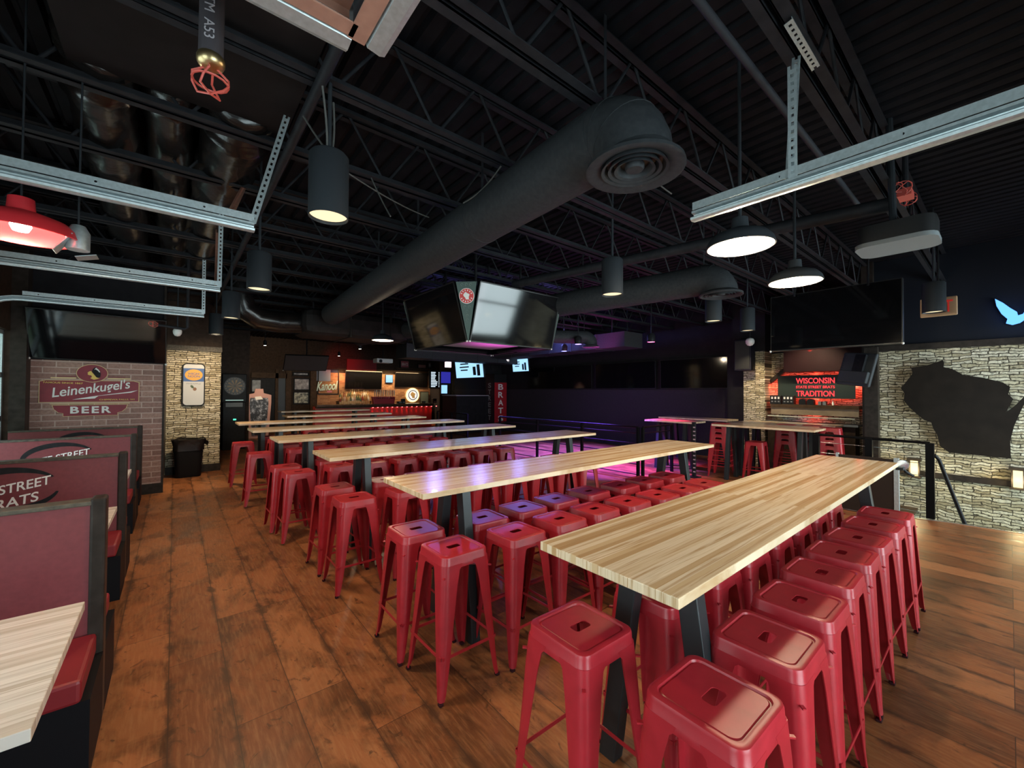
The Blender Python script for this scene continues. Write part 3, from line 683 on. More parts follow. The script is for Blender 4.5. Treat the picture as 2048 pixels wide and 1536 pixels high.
dome_lamp(3.19, 7.93, 'bright dome pendant lamp hanging far back before the bar', 30)
dome_lamp(-.66, 3.42, 'red dome pendant lamp with a bare bright bulb at the left edge', 14, M('red_shade', (.6, .03, .04), .35), zb=2.54, R=.23, inner=bpy.data.materials['red_shade'])
t = thing('stage_spotlight', 'silver spotlight with open barn doors beside the red dome lamp', 'spotlight', (-.44, 3.4, 2.45))
MB().lathe((-.44, 3.4, 2.50), [(.05, 0), (.05, .10), (.03, .14), (.001, .14)], 16).build('housing', galvM, t, smooth=40)
mb = MB(); mb.box((-.49, 3.37, 2.52), (.004, .10, .13), M=Matrix.Rotation(.6, 3, 'Y')); mb.box((-.40, 3.38, 2.46), (.09, .10, .004), M=Matrix.Rotation(-.3, 3, 'Y')); mb.build('barn_door', galvM, t)
MB().tube([(-.44, 3.4, 2.64), (-.44, 3.43, 4.0)], .005, 8).build('stem', canM, t)
# sprinkler drops
def cage(mb, c, r, h, ax=Vector((0, 0, -1))):
    c = Vector(c); u = Vector((1, 0, 0)) if abs(ax.z) > .5 else Vector((0, 0, 1)); v = ax.cross(u)
    for k in range(4):
        a = math.pi*k/2+.4; e = u*math.cos(a)+v*math.sin(a); f = u*-math.sin(a)+v*math.cos(a)
        mb.tube([c+e*.015, c+e*r*.9-f*r*.25+ax*h*.3, c+e*r+ax*h*.62, c+e*r*.8+f*r*.25+ax*h*.9, c+ax*h], .0032, 5)
    mb.tube([c+(u*math.cos(2*math.pi*k/14)+v*math.sin(2*math.pi*k/14))*r*.95+ax*h*.55 for k in range(14)], .0032, 5, closed=True)
t = thing('sprinkler_drop', 'dark sprinkler drop pipe with white print and a red wire guard at the top left', 'sprinkler', (.067, 1.42, 2.6))
MB().tube([(.075, 1.45, 4.0), (.067, 1.45, 2.655)], .030, 16).build('pipe', M('painted_pipe', (.045, .040, .045), .4), t, smooth=50)
MB().lathe((.067, 1.45, 2.63), [(.018, -.008), (.030, 0), (.034, .008), (.034, .022), (.031, .028)], 16).build('collar', brassM, t, smooth=40)
mb = MB(); cage(mb, (.067, 1.45, 2.625), .045, .075); mb.build('wire_guard', redpipeM, t)
lettering('ASTM  A53', M('stencil', (.30, .28, .30), .6), t, Vector((.067, 1.45, 2.77))+Vector((-.2, -1, 0)).normalized()*.031, (0, 0, -1), Vector((1, -.2, 0)), h=.024, w=.16, ext=.001)
t = thing('sprinkler_drop', 'sideways sprinkler pipe with a red wire guard before the wall screen', 'sprinkler', (.1, 7.0, 2.5))
MB().tube([(.13, 7.3, 4.0), (.13, 7.3, 2.57), (.10, 7.3, 2.545), (-.18, 7.3, 2.575)], .018, 10).build('pipe', joistM, t, smooth=50)
mb = MB(); cage(mb, (-.18, 7.3, 2.575), .04, .10, Vector((-1, 0, .1)).normalized()); mb.build('wire_guard', redpipeM, t)
t = thing('sprinkler_drop', 'red guarded sprinkler above the ceiling projector at right', 'sprinkler', (4.6, .55, 3.2))
MB().tube([(4.78, .545, 4.0), (4.78, .545, 3.38)], .02, 10).build('pipe', joistM, t)
mb = MB(); cage(mb, (4.70, .545, 3.40), .06, .12, Vector((-1, 0, 0))); mb.build('wire_guard', redpipeM, t); mb = MB(); cage(mb, (4.86, .545, 3.40), .06, .12, Vector((1, 0, 0))); mb.build('wire_guard', redpipeM, t); B((4.70, .50, 3.36), (4.86, .59, 3.42)).build('head', redpipeM, t)
# ceiling projector at right
t = thing('ceiling_projector', 'dark ceiling projector with a pale grey lip hanging at right', 'projector', (4.55, .58, 2.92))
MB().prism([(x, y) for x, y in rounded(.20, .24, .10, 5)], (4.6, .58, 2.93), (1, 0, 0), (0, 1, 0), (0, 0, .15)).build('body', bezelM, t, smooth=40)
MB().prism([(x, y) for x, y in rounded(.21, .25, .10, 5)], (4.6, .58, 2.905), (1, 0, 0), (0, 1, 0), (0, 0, .035)).build('base_lip', greyM, t, smooth=40)
MB().tube([(4.6, .6, 3.08), (4.6, .62, 4.0)], .025, 10).build('mount', canM, t)
# dome camera on the left near the stone pier
t = thing('dome_camera', 'white dome camera by the wall screen', 'camera', (.05, 8.9, 2.52))
c = ay(355, 660, 8.6); MB().lathe((c.x, c.y, c.z-.05), [(.001, -.055), (.035, -.045), (.055, -.01), (.06, .03), (.05, .06), (.02, .07)], 18).build('dome', whiteM, t, smooth=60)
MB().tube([(c.x, c.y, c.z+.01), (c.x, c.y, 4.0)], .01, 8).build('stem', canM, t)
# ================================================================ screens, signs and far furniture
def tv(label, bl, br, tilt_v, h, d=.06, name='wall_screen', group='dark wall screens', dots=True, scr=None, mount=None):
    # bl, br: bottom corners; tilt_v: unit vector up the face; screen looks along r x up
    bl, br, u = Vector(bl), Vector(br), Vector(tilt_v).normalized(); r = (br-bl).normalized(); w = (br-bl).length; n = r.cross(u)
    t = thing(name, label, 'television', (bl+br)/2, 0, group)
    def slab(a0, a1, b0, b1, d0, d1): 
        mb = MB(); P = [bl+r*a+u*b+n*c for c in (d0, d1) for a, b in ((a0, b0), (a1, b0), (a1, b1), (a0, b1))]
        mb.add(P, [(3, 2, 1, 0), (4, 5, 6, 7), (0, 1, 5, 4), (1, 2, 6, 5), (2, 3, 7, 6), (3, 0, 4, 7)]); return mb
    slab(0, w, 0, h, -d, 0).build('casing', bezelM, t)
    slab(.012, w-.012, .016, h-.012, -.002, .003).build('panel', scr or screenM, t)
    if dots:
        for a in (.0, w): 
            c = bl+r*a; MB().lathe(c, [(.001, -.018), (.012, -.012), (.016, 0), (.012, .012), (.001, .018)], 10).build('corner_bumper', whiteM, t, smooth=60)
    if mount:
        mb = MB(); a = bl+r*w/2+u*h*.6-n*d; mb.bar(a, Vector(mount), .04, .04); mb.build('mount_arm', blackM, t)
    return t
def fr(c, r, u, w, h): # frame helper: corner list
    c, r, u = Vector(c), Vector(r), Vector(u); return [c-r*w/2-u*h/2, c+r*w/2-u*h/2, c+r*w/2+u*h/2, c-r*w/2+u*h/2]
def plate(c, n, r, u, w, h, d):
    c, n, r, u = Vector(c), Vector(n), Vector(r), Vector(u); return MB().prism([(-w/2, -h/2), (w/2, -h/2), (w/2, h/2), (-w/2, h/2)], c, r, u, n*d)
Xp, Yp, Zp = Vector((1, 0, 0)), Vector((0, 1, 0)), Vector((0, 0, 1))
tv('large dark screen leaning out over the brick wall with the beer sign', ay(58, 716, 8.86), ay(332, 729, 8.86), (0, -.40, 1), .74, mount=(-.85, 8.97, 2.6))
a = ax(1541, 702, 7.6); b = ax(1806, 688, 7.6); z = (a.z+b.z)/2
tv('huge dark screen hanging above the tables at right before the stair wall', (7.6, a.y, z), (7.6, b.y, z), (.03, 0, 1), .90, d=.09)
t0 = bpy.data.objects['wall_screen.001'] if 'wall_screen.001' in bpy.data.objects else None
for y in (b.y+.35, a.y-.35): pipe('screen_hanger', '%s steel hanger rod holding the huge dark screen at right' % ('right' if y < 1.7 else 'left'), 'hanger', [(7.58, y, z+.85), (7.58, y, 4.0)], .014, blackM, 'hanger rods of the huge screen', 8)
# ---- centre hung cube: four tilted screens, pennant corners, lit floor
CX, CY, ZB, HB, HT_, ZT2 = 3.98, 5.62, 2.40, .83, 1.00, 3.20
cube = thing('screen_cube', 'inverted pyramid of four big screens hung over the tables with a badge pennant corner', 'scoreboard', (CX, CY, ZB))
for k in range(4):
    m3 = Matrix.Rotation(k*math.pi/2, 3, 'Z'); P = lambda x, y, z: Vector((CX, CY, 0))+m3@Vector((x, y, 0))+Vector((0, 0, z))
    g = .06; hw = .80
    vs = [P(-hw, -HB, ZB), P(hw, -HB, ZB), P(hw*.97, -HT_-.04, ZT2), P(-hw*.97, -HT_-.04, ZT2)]
    n = (vs[1]-vs[0]).cross(vs[3]-vs[0]).normalized()
    s_ = MB().add([v-n*.05 for v in vs]+vs, [(3, 2, 1, 0), (4, 5, 6, 7), (0, 1, 5, 4), (1, 2, 6, 5), (2, 3, 7, 6), (3, 0, 4, 7)]).build('screen', screenM, cube)
    mb = MB()
    for i in range(4): mb.bar(vs[i]+n*.002, vs[(i+1) % 4]+n*.002, .016, .016, n)
    mb.build('bezel', bezelM, s_)
    for v in vs[:2]: MB().lathe(v, [(.001, -.016), (.012, -.01), (.015, 0), (.012, .01), (.001, .016)], 10).build('corner_bumper', whiteM, s_, smooth=60)
    # triangular corner panel between this screen and the next
    q = [P(hw+.02, -HB, ZB+.01), P(hw*.97+.06, -HT_-.04, ZT2-.01), P(HT_+.04, -hw*.97-.06, ZT2-.01), P(HB, -hw-.02, ZB+.01)]
    nn = (q[1]-q[0]).cross(q[2]-q[0]).normalized(); nn = nn if nn.z < 0 else -nn
    pn = MB().add(q+[v-nn*.02 for v in q], [(0, 1, 2, 3), (7, 6, 5, 4), (0, 4, 5, 1), (1, 5, 6, 2), (2, 6, 7, 3), (3, 7, 4, 0)]).build('corner_pennant', M('pennant_green', (.05, .085, .075), .45) if k == 0 else bpy.data.materials['pennant_green'], cube)
    if k == 3:   # the pennant that faces the camera carries dots and the round badge
        mid_t = (q[1]+q[2])/2; mid_b = (q[0]+q[3])/2; u = (mid_t-mid_b).normalized(); r = (q[1]-q[2]).normalized()
        if r.dot(RT) < 0: r = -r
        nf = nn; HH = (mid_t-mid_b).length; WW = (q[1]-q[2]).length; mb = MB()
        for i in range(12):
            b_ = HH*(1-.05-i*.075); half = WW/2*(b_/HH)-.02; kk = int(half*2/.06)
            for j in range(kk):
                a_ = (j-(kk-1)/2)*.06; c = mid_b+u*b_+r*a_
                if (c-(mid_b+u*HH*.76)).length < .125: continue
                mb.tube([c+nf*.003+(r*math.cos(2*math.pi*e/8)+u*math.sin(2*math.pi*e/8))*.017 for e in range(7)], .0035, 4)
        o = mb.build('dot_pattern', M('pennant_dots', (.16, .22, .20), .5), pn); o['kind'] = 'stuff'
        c = mid_b+u*HH*.76+nf*.004
        MB().prism([(math.cos(2*math.pi*e/32)*.105, math.sin(2*math.pi*e/32)*.105) for e in range(32)], c, r, u, nf*.004).build('badge_rim', whiteM, pn)
        MB().prism([(math.cos(2*math.pi*e/32)*.097, math.sin(2*math.pi*e/32)*.097) for e in range(32)], c+nf*.004, r, u, nf*.003).build('badge', M('badge_red', (.62, .05, .05), .5), pn)
        WI = [(-.35, .95), (-.1, 1.0), (.05, .8), (.45, .6), (.85, .45), (.8, .1), (.62, -.2), (.65, -.95), (-.25, -.9), (-.35, -.5), (-.75, -.15), (-.95, .25), (-.75, .6)]
        MB().prism([(x*.048, y*.052) for x, y in WI], c+nf*.007, r, u, nf*.003).build('badge_emblem', whiteM, pn)
        for e in range(14):
            an = 2*math.pi*e/14; cc = c+nf*.008+(r*math.cos(an)+u*math.sin(an))*.076
            MB().prism([(-.006, -.01), (.006, -.01), (.006, .01), (-.006, .01)], cc, (u*math.cos(an)-r*math.sin(an))*-1, r*math.cos(an)+u*math.sin(an), nf*.002).build('badge_mark', whiteM, pn) if e % 7 else None
MB().bb((CX-.74, CY-.74, ZB+.10), (CX+.74, CY+.74, ZB+.13)).build('inner_floor', M('matt_grey', (.30, .28, .30), .6), cube)
mb = MB(); mb.bb((CX-.5, CY-.5, ZB+.13), (CX+.5, CY+.5, ZT2)); mb.build('inner_box', blackM, cube)
for sx in (-1, 1):
    for sy in (-1, 1): MB().tube([(CX+sx*.45, CY+sy*.45, ZT2-.02), (CX+sx*.45, CY+sy*.45, 4.0)], .02, 8).build('hanging_rod', blackM, cube)
light('cube_glow', 'SPOT', (CX+.25, CY-.2, ZB-.55), 30, (1, .12, .75), (0, 0, 1), spot_size=1.9, spot_blend=.8, shadow_soft_size=.05)
# ---- three dark screens on the black wall
for i, (p0, p1, w) in enumerate(((1322, 1466, 'nearest the stone pillar'), (1192, 1312, 'in the middle of the row'), (1060, 1184, 'farthest from the stone pillar'))):
    a = ax(p0, 778, 10.92); b = ax(p1, 778, 10.92)
    tv('wide dark wall screen on the black wall %s' % w, (10.90, a.y, 1.80), (10.90, b.y, 1.80), (-.03, 0, 1), .82, dots=False)
# ---- beer sign on the brick
sg = thing('wall_sign', 'maroon and white beer sign on the brick wall with a profile roundel', 'sign', (-.97, 8.94, 1.28))
ys = 8.945
def rsign(nm, poly, c, m, y, d=.006): MB().prism(poly, (c[0], y, c[1]), Xp, Zp, (0, -d, 0)).build(nm, m, sg)
def rr(w, h, r): return [(x, y) for x, y in rounded(w/2, h/2, r, 4)]
main = [(-.53, -.165), (.53, -.165), (.53, .135), (.47, .155), (-.47, .155), (-.53, .135)]
rsign('main_plate_edge', [(x*1.02, y*1.05) for x, y in main], (-.975, 1.675), creamM, ys, .010)
rsign('main_plate', main, (-.975, 1.675), maroonM, ys-.010, .006)
rsign('roundel_edge', [(.172*math.cos(2*math.pi*e/40), .138*math.sin(2*math.pi*e/40)) for e in range(40)], (-.972, 1.945), creamM, ys, .016)
rsign('roundel', [(.164*math.cos(2*math.pi*e/40), .130*math.sin(2*math.pi*e/40)) for e in range(40)], (-.972, 1.945), maroonM, ys-.016, .004)
for s in (-1, 1):
    rsign('wing_bar', rr(.26, .018, .004), (-.972+s*.30, 1.868), creamM, ys, .012)
    rsign('wing_bar', rr(.20, .010, .004), (-.972+s*.27, 1.893), maroonM, ys, .012)
low = [(-.40, .075), (.40, .075), (.385, .02), (.34, -.03), (.29, -.045), (.29, -.085), (-.29, -.085), (-.29, -.045), (-.34, -.03), (-.385, .02)]
rsign('lower_plate_edge', [(x*1.025, y*1.08) for x, y in low], (-.975, 1.385), creamM, ys, .010)
rsign('lower_plate', low, (-.975, 1.385), maroonM, ys-.010, .006)
rsign('stripe', rr(.86, .010, .004), (-.975, 1.484), creamM, ys-.002, .010)
yl = ys-.0165
rsign('profile', [(-.03, .03), (-.052, .008), (-.045, -.002), (-.05, -.016), (-.042, -.024), (-.03, -.03), (-.012, -.03), (-.002, -.055), (-.02, -.075), (.02, -.098), (.08, -.075), (.045, -.06), (.02, -.02), (.0, .01), (-.012, .035)], (-.972, 1.945), yellowM, ys-.0205, .004)
rsign('headdress', [(-.012, .03), (.0, .07), (.025, .095), (.05, .075), (.075, .04), (.085, -.01), (.08, -.055), (.055, -.07), (.03, -.045), (.012, -.01)], (-.965, 1.945), blackM, ys-.0205, .004)
rsign('white_plume', [(.012, .055), (.03, .085), (.055, .06), (.075, .025), (.07, .01), (.045, .045), (.025, .06)], (-.962, 1.947), whiteM, ys-.025, .003)
sl = Vector((1, 0, .17)).normalized(); su = Vector((-.17, 0, 1)).normalized()
lettering('Leinenkugel\'s', whiteM, sg, (-.965, yl, 1.700), sl, su, h=.19, w=.86, shear=.28, bold=.012)
rsign('swash', [(-.30, -.02), (-.10, .025), (.33, .10), (.43, .125), (.35, .085), (-.02, .035), (-.06, -.005)], (-.88, 1.565), whiteM, yl, .003)
lettering('FAMOUS SINCE 1867', yellowM, sg, (-1.27, yl, 1.795), (1, 0, -.03), Zp, h=.026, w=.40, bold=.01)
lettering('CHIPPEWA FALLS, WI', yellowM, sg, (-.69, yl, 1.540), (1, 0, 0), Zp, h=.026, w=.40, bold=.01)
lettering('BEER', whiteM, sg, (-.975, yl, 1.388), (1, 0, 0), Zp, h=.105, w=.44, bold=.03, spacing=1.25)
# ---- can shaped sign on the stone pier
cs = thing('wall_sign', 'can shaped blue and white sign on the ledge stone pier', 'sign', (.31, 10.69, 1.38))
cc = (.306, 1.805)
def rc(nm, poly, c, m, y, d=.004): MB().prism(poly, (c[0], y, c[1]), Xp, Zp, (0, -d, 0)).build(nm, m, cs)
rc('backing', rr(.375, .875, .07), cc, blackM, 10.70, .05); rc('can_face', rr(.335, .835, .06), cc, M('can_silver', (.55, .57, .58), .4), 10.65, .006)
rc('blue_band', rr(.335, .27, .004), (.306, 2.005), blueM, 10.644, .003)
rc('oval', [(.145*math.cos(2*math.pi*e/32), .115*math.sin(2*math.pi*e/32)) for e in range(32)], (.306, 2.005), orangeM, 10.641, .003)
lettering('HIGH', blueM, cs, (.306, 10.637, 2.03), Xp, Zp, h=.045, w=.17, bold=.01, ext=.002); lettering('NOON', blueM, cs, (.306, 10.637, 1.975), Xp, Zp, h=.045, w=.19, bold=.01, ext=.002)
lettering('PINEAPPLE', greyM, cs, (.306, 10.643, 1.825), Xp, Zp, h=.024, w=.23, ext=.002)
rc('fruit', [(.03*math.cos(2*math.pi*e/16), .035*math.sin(2*math.pi*e/16)) for e in range(16)], (.325, 1.715), M('fruit_brown', (.25, .14, .09), .6), 10.643, .003)
rc('fruit_leaves', [(-.02, -.02), (.02, -.02), (.0, .03), (-.03, .045), (-.045, .02)], (.295, 1.755), M('leaf_green', (.06, .10, .05), .6), 10.643, .003)
# ---- trash can with liner
tc_ = thing('trash_can', 'black lined trash can standing before the ledge stone pier', 'trash can', (.235, 10.3, 0))
MB().loft([[Vector((.235+x, 10.3+y, z)) for x, y in rounded(a, b, .08, 5)] for a, b, z in ((.19, .15, 0), (.20, .16, .03), (.235, .19, .70))], True, True).build('bin', M('bin_black', (.010, .010, .011), .5), tc_, smooth=40)
rn = random.Random(9)
L = []
for a, b, z, wv in ((.238, .193, .52, .012), (.245, .20, .62, .016), (.255, .21, .70, .02), (.26, .215, .735, .02), (.235, .195, .745, .02), (.20, .16, .70, .02)):
    L.append([Vector((.235+x*(1+rn.uniform(-wv, wv)*3), 10.3+y*(1+rn.uniform(-wv, wv)*3), z+rn.uniform(-wv, wv))) for x, y in rounded(a, b, .09, 5)])
MB().loft(L).build('liner_bag', wrapM, tc_, smooth=60)
MB().add([(.48, 10.28, .72), (.54, 10.2, .68), (.53, 10.18, .60), (.49, 10.22, .62), (.47, 10.3, .66), (.55, 10.22, .64)], [(0, 1, 5, 4), (1, 2, 5), (2, 3, 5), (3, 4, 5), (0, 4, 3, 2, 1)]).build('bag_knot', wrapM, tc_)
# ---- electronic dart machine
d = thing('dart_machine', 'tall black electronic dart machine with a round board by the corridor', 'dart machine', (1.33, 14.25, 0))
B((1.03, 14.0, 1.35), (1.62, 14.55, 2.16)).build('head_cabinet', blackM, d, bevel=.02); B((1.06, 14.05, 0), (1.59, 14.55, 1.35)).build('body_cabinet', blackM, d, bevel=.01)
MB().lathe((1.325, 13.995, 1.81), [(.001, 0), (.255, 0), (.255, .015), (.001, .015)], 40, M=Matrix.Rotation(math.pi/2, 3, 'X')).build('board', bezelM, d)
tanM = M('dart_tan', (.42, .30, .17), .6)
mb = MB()
for k in range(0, 20, 1):
    a0 = 2*math.pi*k/20-.06; a1 = 2*math.pi*(k+1)/20-.10
    if k % 2: continue
    mb.prism([(r_*math.cos(a), r_*math.sin(a)) for r_, a in ((.03, a0), (.18, a0), (.18, a1), (.03, a1))], (1.325, 13.979, 1.81), Xp, Zp, (0, -.003, 0))
o = mb.build('scoring_wedges', tanM, d); o['kind'] = 'stuff'
o = MB()
for k in range(20): a = 2*math.pi*k/20; o.prism([(.012*math.cos(e), .014*math.sin(e)) for e in [i*math.pi/3 for i in range(6)]], (1.325+.215*math.cos(a), 13.979, 1.81+.215*math.sin(a)), Xp, Zp, (0, -.003, 0))
o = o.build('number_ring', tanM, d); o['kind'] = 'stuff'
plate((1.325, 14.0, 1.41), (0, -1, 0), Xp, Zp, .42, .025, .02).build('lit_strip', glow('green_white', (.55, .8, .7), .35), d)
plate((1.325, 14.05, 1.28), (0, -1, 0), Xp, Zp, .40, .12, .02).build('display', greyM, d)
plate((1.34, 14.05, .86), (0, -1, 0), Xp, Zp, .07, .04, .02).build('coin_light', glow('green_led', (.1, .9, .5), 1.0), d)
# ---- far wall left: doorway, beam, framed pictures, posters
YW = YF-.02
def wp(px, py, y=YW): return ay(px, py, y)
def wrect(x0, y0, x1, y1, y=YW):
    a, b = wp(x0, y0, y), wp(x1, y1, y); return (a+b)/2, abs(b.x-a.x), abs(a.z-b.z)
darkwoodM = mottled('dark_oak', (.045, .028, .017), (.08, .05, .03), 10, .55)
c, w, h = wrect(502, 745, 573, 757); plate(c, (0, -1, 0), Xp, Zp, w, h, .12).build('trim_9', darkwoodM)['kind'] = 'structure'
for i, (a, b) in enumerate(((550, 556), (571, 582), (620, 632))):
    p, q = wp(a, 757), wp(b, 757); B((p.x, YW-.12, 0), (q.x, YW, 2.62)).build('trim_%d' % (10+i), darkwoodM)['kind'] = 'structure'
c, w, h = wrect(522, 758, 550, 900); B((c.x-w/2, YW-.03, 0), (c.x+w/2, YW, 2.25)).build('door_5', blackM)['kind'] = 'structure'
c, w, h = wrect(556, 758, 571, 900); B((c.x-w/2, YW-.03, 0), (c.x+w/2, YW, 2.25)).build('door_6', bezelM)['kind'] = 'structure'
def framed(label, box, m, frame=blackM, mat=None, name='framed_picture', group='framed pictures on the far left wall', y=YW):
    c, w, h = wrect(*box, y); t = thing(name, label, 'picture', c, 0, group)
    f = MB(); b_ = .05
    for dx, dz, ww, hh in ((0, h/2, w+b_, b_), (0, -h/2, w+b_, b_), (-w/2, 0, b_, h), (w/2, 0, b_, h)): f.box((c.x+dx, y-.03, c.z+dz), (ww, .05, hh))
    f.build('frame', frame, t); plate(c+Vector((0, -.02, 0)), (0, -1, 0), Xp, Zp, w, h, .01).build('print', m, t); return t, c, w, h
def photo_mat(name, stops, sc): 
    m = M(name, (.5, .5, .5), .4); k = N(m); k.to(k.ramp(k.noise(k.obj(), sc, 5, .65), stops), 'Base Color'); return m
framed('framed grey stadium picture, upper of the pair in the dark oak panel', (588, 757, 618, 780), photo_mat('print_stadium', [(.3, (.10, .09, .09)), (.55, (.45, .42, .42)), (.75, (.85, .85, .85))], 6))
framed('framed cream crowd picture, lower of the pair in the dark oak panel', (587, 784, 617, 807), photo_mat('print_crowd', [(.38, (.04, .04, .04)), (.55, (.5, .5, .38)), (.75, (.75, .75, .6))], 9))
framed('narrow framed picture above the stadium picture', (586, 745, 616, 751), photo_mat('print_low', [(.4, (.06, .06, .08)), (.7, (.7, .72, .75))], 5))
framed('framed label sign on the beam above the dark doorway', (506, 746, 536, 754), M('label_print', (.35, .30, .18), .6), darkwoodM, name='framed_sign', group=None)
framed('pale poster behind the glass shaped standee', (503, 759, 522, 784), photo_mat('print_pale', [(.35, (.12, .14, .16)), (.65, (.5, .55, .58))], 3))
# glass shaped standee
g = thing('glass_standee', 'large beer glass shaped standee with a pink outline before the doorway', 'standee', (2.1, 17.0, 0))
c0 = ay(518, 815, 17.0); W_ = .37; c1 = ay(518, 789, 17.0).z
sil = [(-.30, 0), (.30, 0), (.38, c1-.30), (.38, c1-.02), (.14, c1+.05), (.12, c1+.20), (-.12, c1+.20), (-.14, c1+.05), (-.38, c1-.02), (-.38, c1-.30)]
MB().prism(sil, (c0.x, 17.0, 0), Xp, Zp, (0, .10, 0)).build('outline_board', M('faded_pink', (.46, .26, .24), .6), g)
MB().prism([(-.21, .1), (.21, .1), (.29, c1-.32), (.27, c1-.12), (-.27, c1-.12), (-.29, c1-.32)], (c0.x, 17.0, 0), Xp, Zp, (0, -.02, 0)).build('dark_front', photo_mat('bottle_print', [(.5, (.015, .015, .02)), (.62, (.30, .32, .38))], 9), g)
MB().prism([(-.10, -.07), (.12, -.05), (.05, .06), (-.14, .04)], (c0.x, 16.98, c1-.12), Xp, Zp, (0, -.01, 0)).build('highlight', whiteM, g)
# banner TV hung under the ceiling (seen from below) and blue poster
tv('dark screen with a pale edge hanging tilted before the far left wall', wp(566, 741, 15.5), wp(652, 742, 15.5), (0, -.75, 1), .62, name='hanging_screen', group=None, dots=True, scr=M('brown_sheen', (.09, .07, .065), .3), mount=(3.6, 15.8, 4.02))
p, c, w, h = framed('blue poster with white script letters left of the bar', (636, 738, 676, 788), mottled('poster_navy', (.012, .016, .05), (.03, .04, .10), 2, .4), name='wall_poster', group=None)
plate(c+Vector((-.22, -.04, .30)), (0, -1, 0), Xp, Zp, .62, .55, .01).build('pale_patch', M('poster_blue', (.22, .27, .38), .5), p)
lettering('Kanool', M('poster_ice', (.62, .85, .80), .5), p, c+Vector((-.05, -.06, -.20)), Vector((1, 0, .08)), Vector((.0, 0, 1)), h=.42, w=.95, shear=.3, bold=.02)
plate(c+Vector((.05, -.045, -.47)), (0, -1, 0), Xp, Zp, .22, .07, .01).build('pink_mark', M('poster_pink', (.6, .2, .3), .5), p)
# ================================================================ the bar
BY = 18.0; bx0 = ay(632, 812, BY).x; bx1 = 9.8
bar = thing('bar_counter', 'long dark bar counter with red lit front at the far end of the room', 'bar', ((bx0+bx1)/2, BY+.35, 0))
B((bx0, BY-.12, 1.03), (bx1, BY+.60, 1.10)).build('counter_top', mottled('bar_top', (.07, .04, .025), (.12, .07, .045), 8, .25), bar, bevel=.01)
B((bx0, BY+.12, 0), (bx1, BY+.5, 1.03)).build('front_panel', M('bar_front_red', (.42, .05, .04), .5), bar)
B((bx0, BY-.05, .96), (bx1, BY+.12, 1.03)).build('apron', darkwoodM, bar)
for k in range(14):
    xk = ay(747+k*9.75, 820, BY).x
    MB().lathe((xk, BY+.06, .935), [(.001, 0), (.028, .004), (.03, .025), (.001, .026)], 12).build('puck_light', glow('puck_red', (1, .10, .10), 6) if k == 0 else bpy.data.materials['puck_red'], bar)
    light('puck', 'SPOT', (xk, BY+.06, .93), 2.6, (1, .03, .02), (0, .22, -1), spot_size=.75, spot_blend=.6, shadow_soft_size=.02)
# brick back wall of the bar with a back counter
bw0 = wp(634, 790).x
struct(B((bw0, YF-.06, 0), (XR, YF-.01, 2.55)).build('wall_bar_brick', barbrickM))
bcn = thing('back_counter', 'dark back counter behind the bar carrying bottles', 'counter', (7.6, YF-.3, 0))
B((bw0, YF-.56, 0), (XR-.2, YF-.07, .94)).build('cabinet', darkwoodM, bcn); B((bw0, YF-.60, .94), (XR-.18, YF-.07, .98)).build('worktop', trimM, bcn)
light('bar_lamp', 'AREA', (8.2, YF-.5, 2.62), 60, (1, .66, .32), (0, .35, -1), shape='RECTANGLE', size=4.4, size_y=.2)
light('bar_lamp', 'AREA', (6.25, YF-.3, 2.45), 1.0, (1, .06, .03), (0, .5, -.6), shape='RECTANGLE', size=.3, size_y=.1)
YS = YF-.12
a = wp(690, 778, YS); b = wp(763, 775, YS); tv('wide dark screen on the bar back wall, left of the two', (a.x, YS, a.z), (b.x, YS, a.z), (0, -.1, 1), .92, group='dark screens behind the bar', dots=False)
a = wp(790, 774, YS); b = wp(854, 774, YS); tv('dark screen on the bar back wall, right of the two', (a.x, YS, a.z), (b.x, YS, a.z), (0, -.1, 1), .78, group='dark screens behind the bar', dots=False)
struct(B((wp(693, 735).x, YF-.10, 2.56), (wp(752, 735).x, YF-.02, 3.25)).build('wall_bar_red', M('red_drape_wall', (.20, .012, .016), .7)))
light('red_wash', 'SPOT', (5.9, YF-1.5, 2.9), 26, (1, .05, .05), (.2, 1, .05), spot_size=1.4, spot_blend=.8)
def shelf_item(name, label, cat, box, m, y, d=.08, group=None, letters=None, lm=None):
    c, w, h = wrect(*box, y); t = thing(name, label, cat, c-Vector((0, 0, h/2)), 0, group)
    plate(c, (0, -1, 0), Xp, Zp, w, h, -d).build('body', bezelM, t); plate(c, (0, -1, 0), Xp, Zp, w*.88, h*.88, .01).build('face', m, t)
    if letters: lettering(letters, lm or whiteM, t, c+Vector((0, -.015, 0)), Xp, Zp, w=w*.7, h=h*.4, ext=.003)
    return t, c, w, h
shelf_item('lit_sign', 'small glowing blue and white framed sign between the two bar screens', 'sign', (771, 749, 786, 766), blueglowM, YF-.14)
mb_t, c, w, h = shelf_item('menu_board', 'black menu board with white lines beside the right bar screen', 'menu board', (859, 741, 880, 777), M('menu_black', (.02, .03, .035), .4), 18.9)
for s_ in (-1, 1): MB().tube([c+Vector((s_*w*.4, .03, h*.4)), (c.x+s_*w*.4, c.y+.03, 4.0)], .012, 8).build('hanger_rod', blackM, mb_t)
rn = random.Random(4)
for k in range(10):
    l_ = w*rn.uniform(.35, .62); plate(c+Vector((-w*.36+l_/2, -.012, h*(.40-.088*k))), (0, -1, 0), Xp, Zp, l_, h*.045, .006).build('text_line', glow('menu_white', (.7, .85, 1), .8) if k == 0 else bpy.data.materials['menu_white'], mb_t)
    plate(c+Vector((w*.38, -.012, h*(.40-.088*k))), (0, -1, 0), Xp, Zp, w*.06, h*.04, .006).build('price', bpy.data.materials['menu_white'], mb_t)
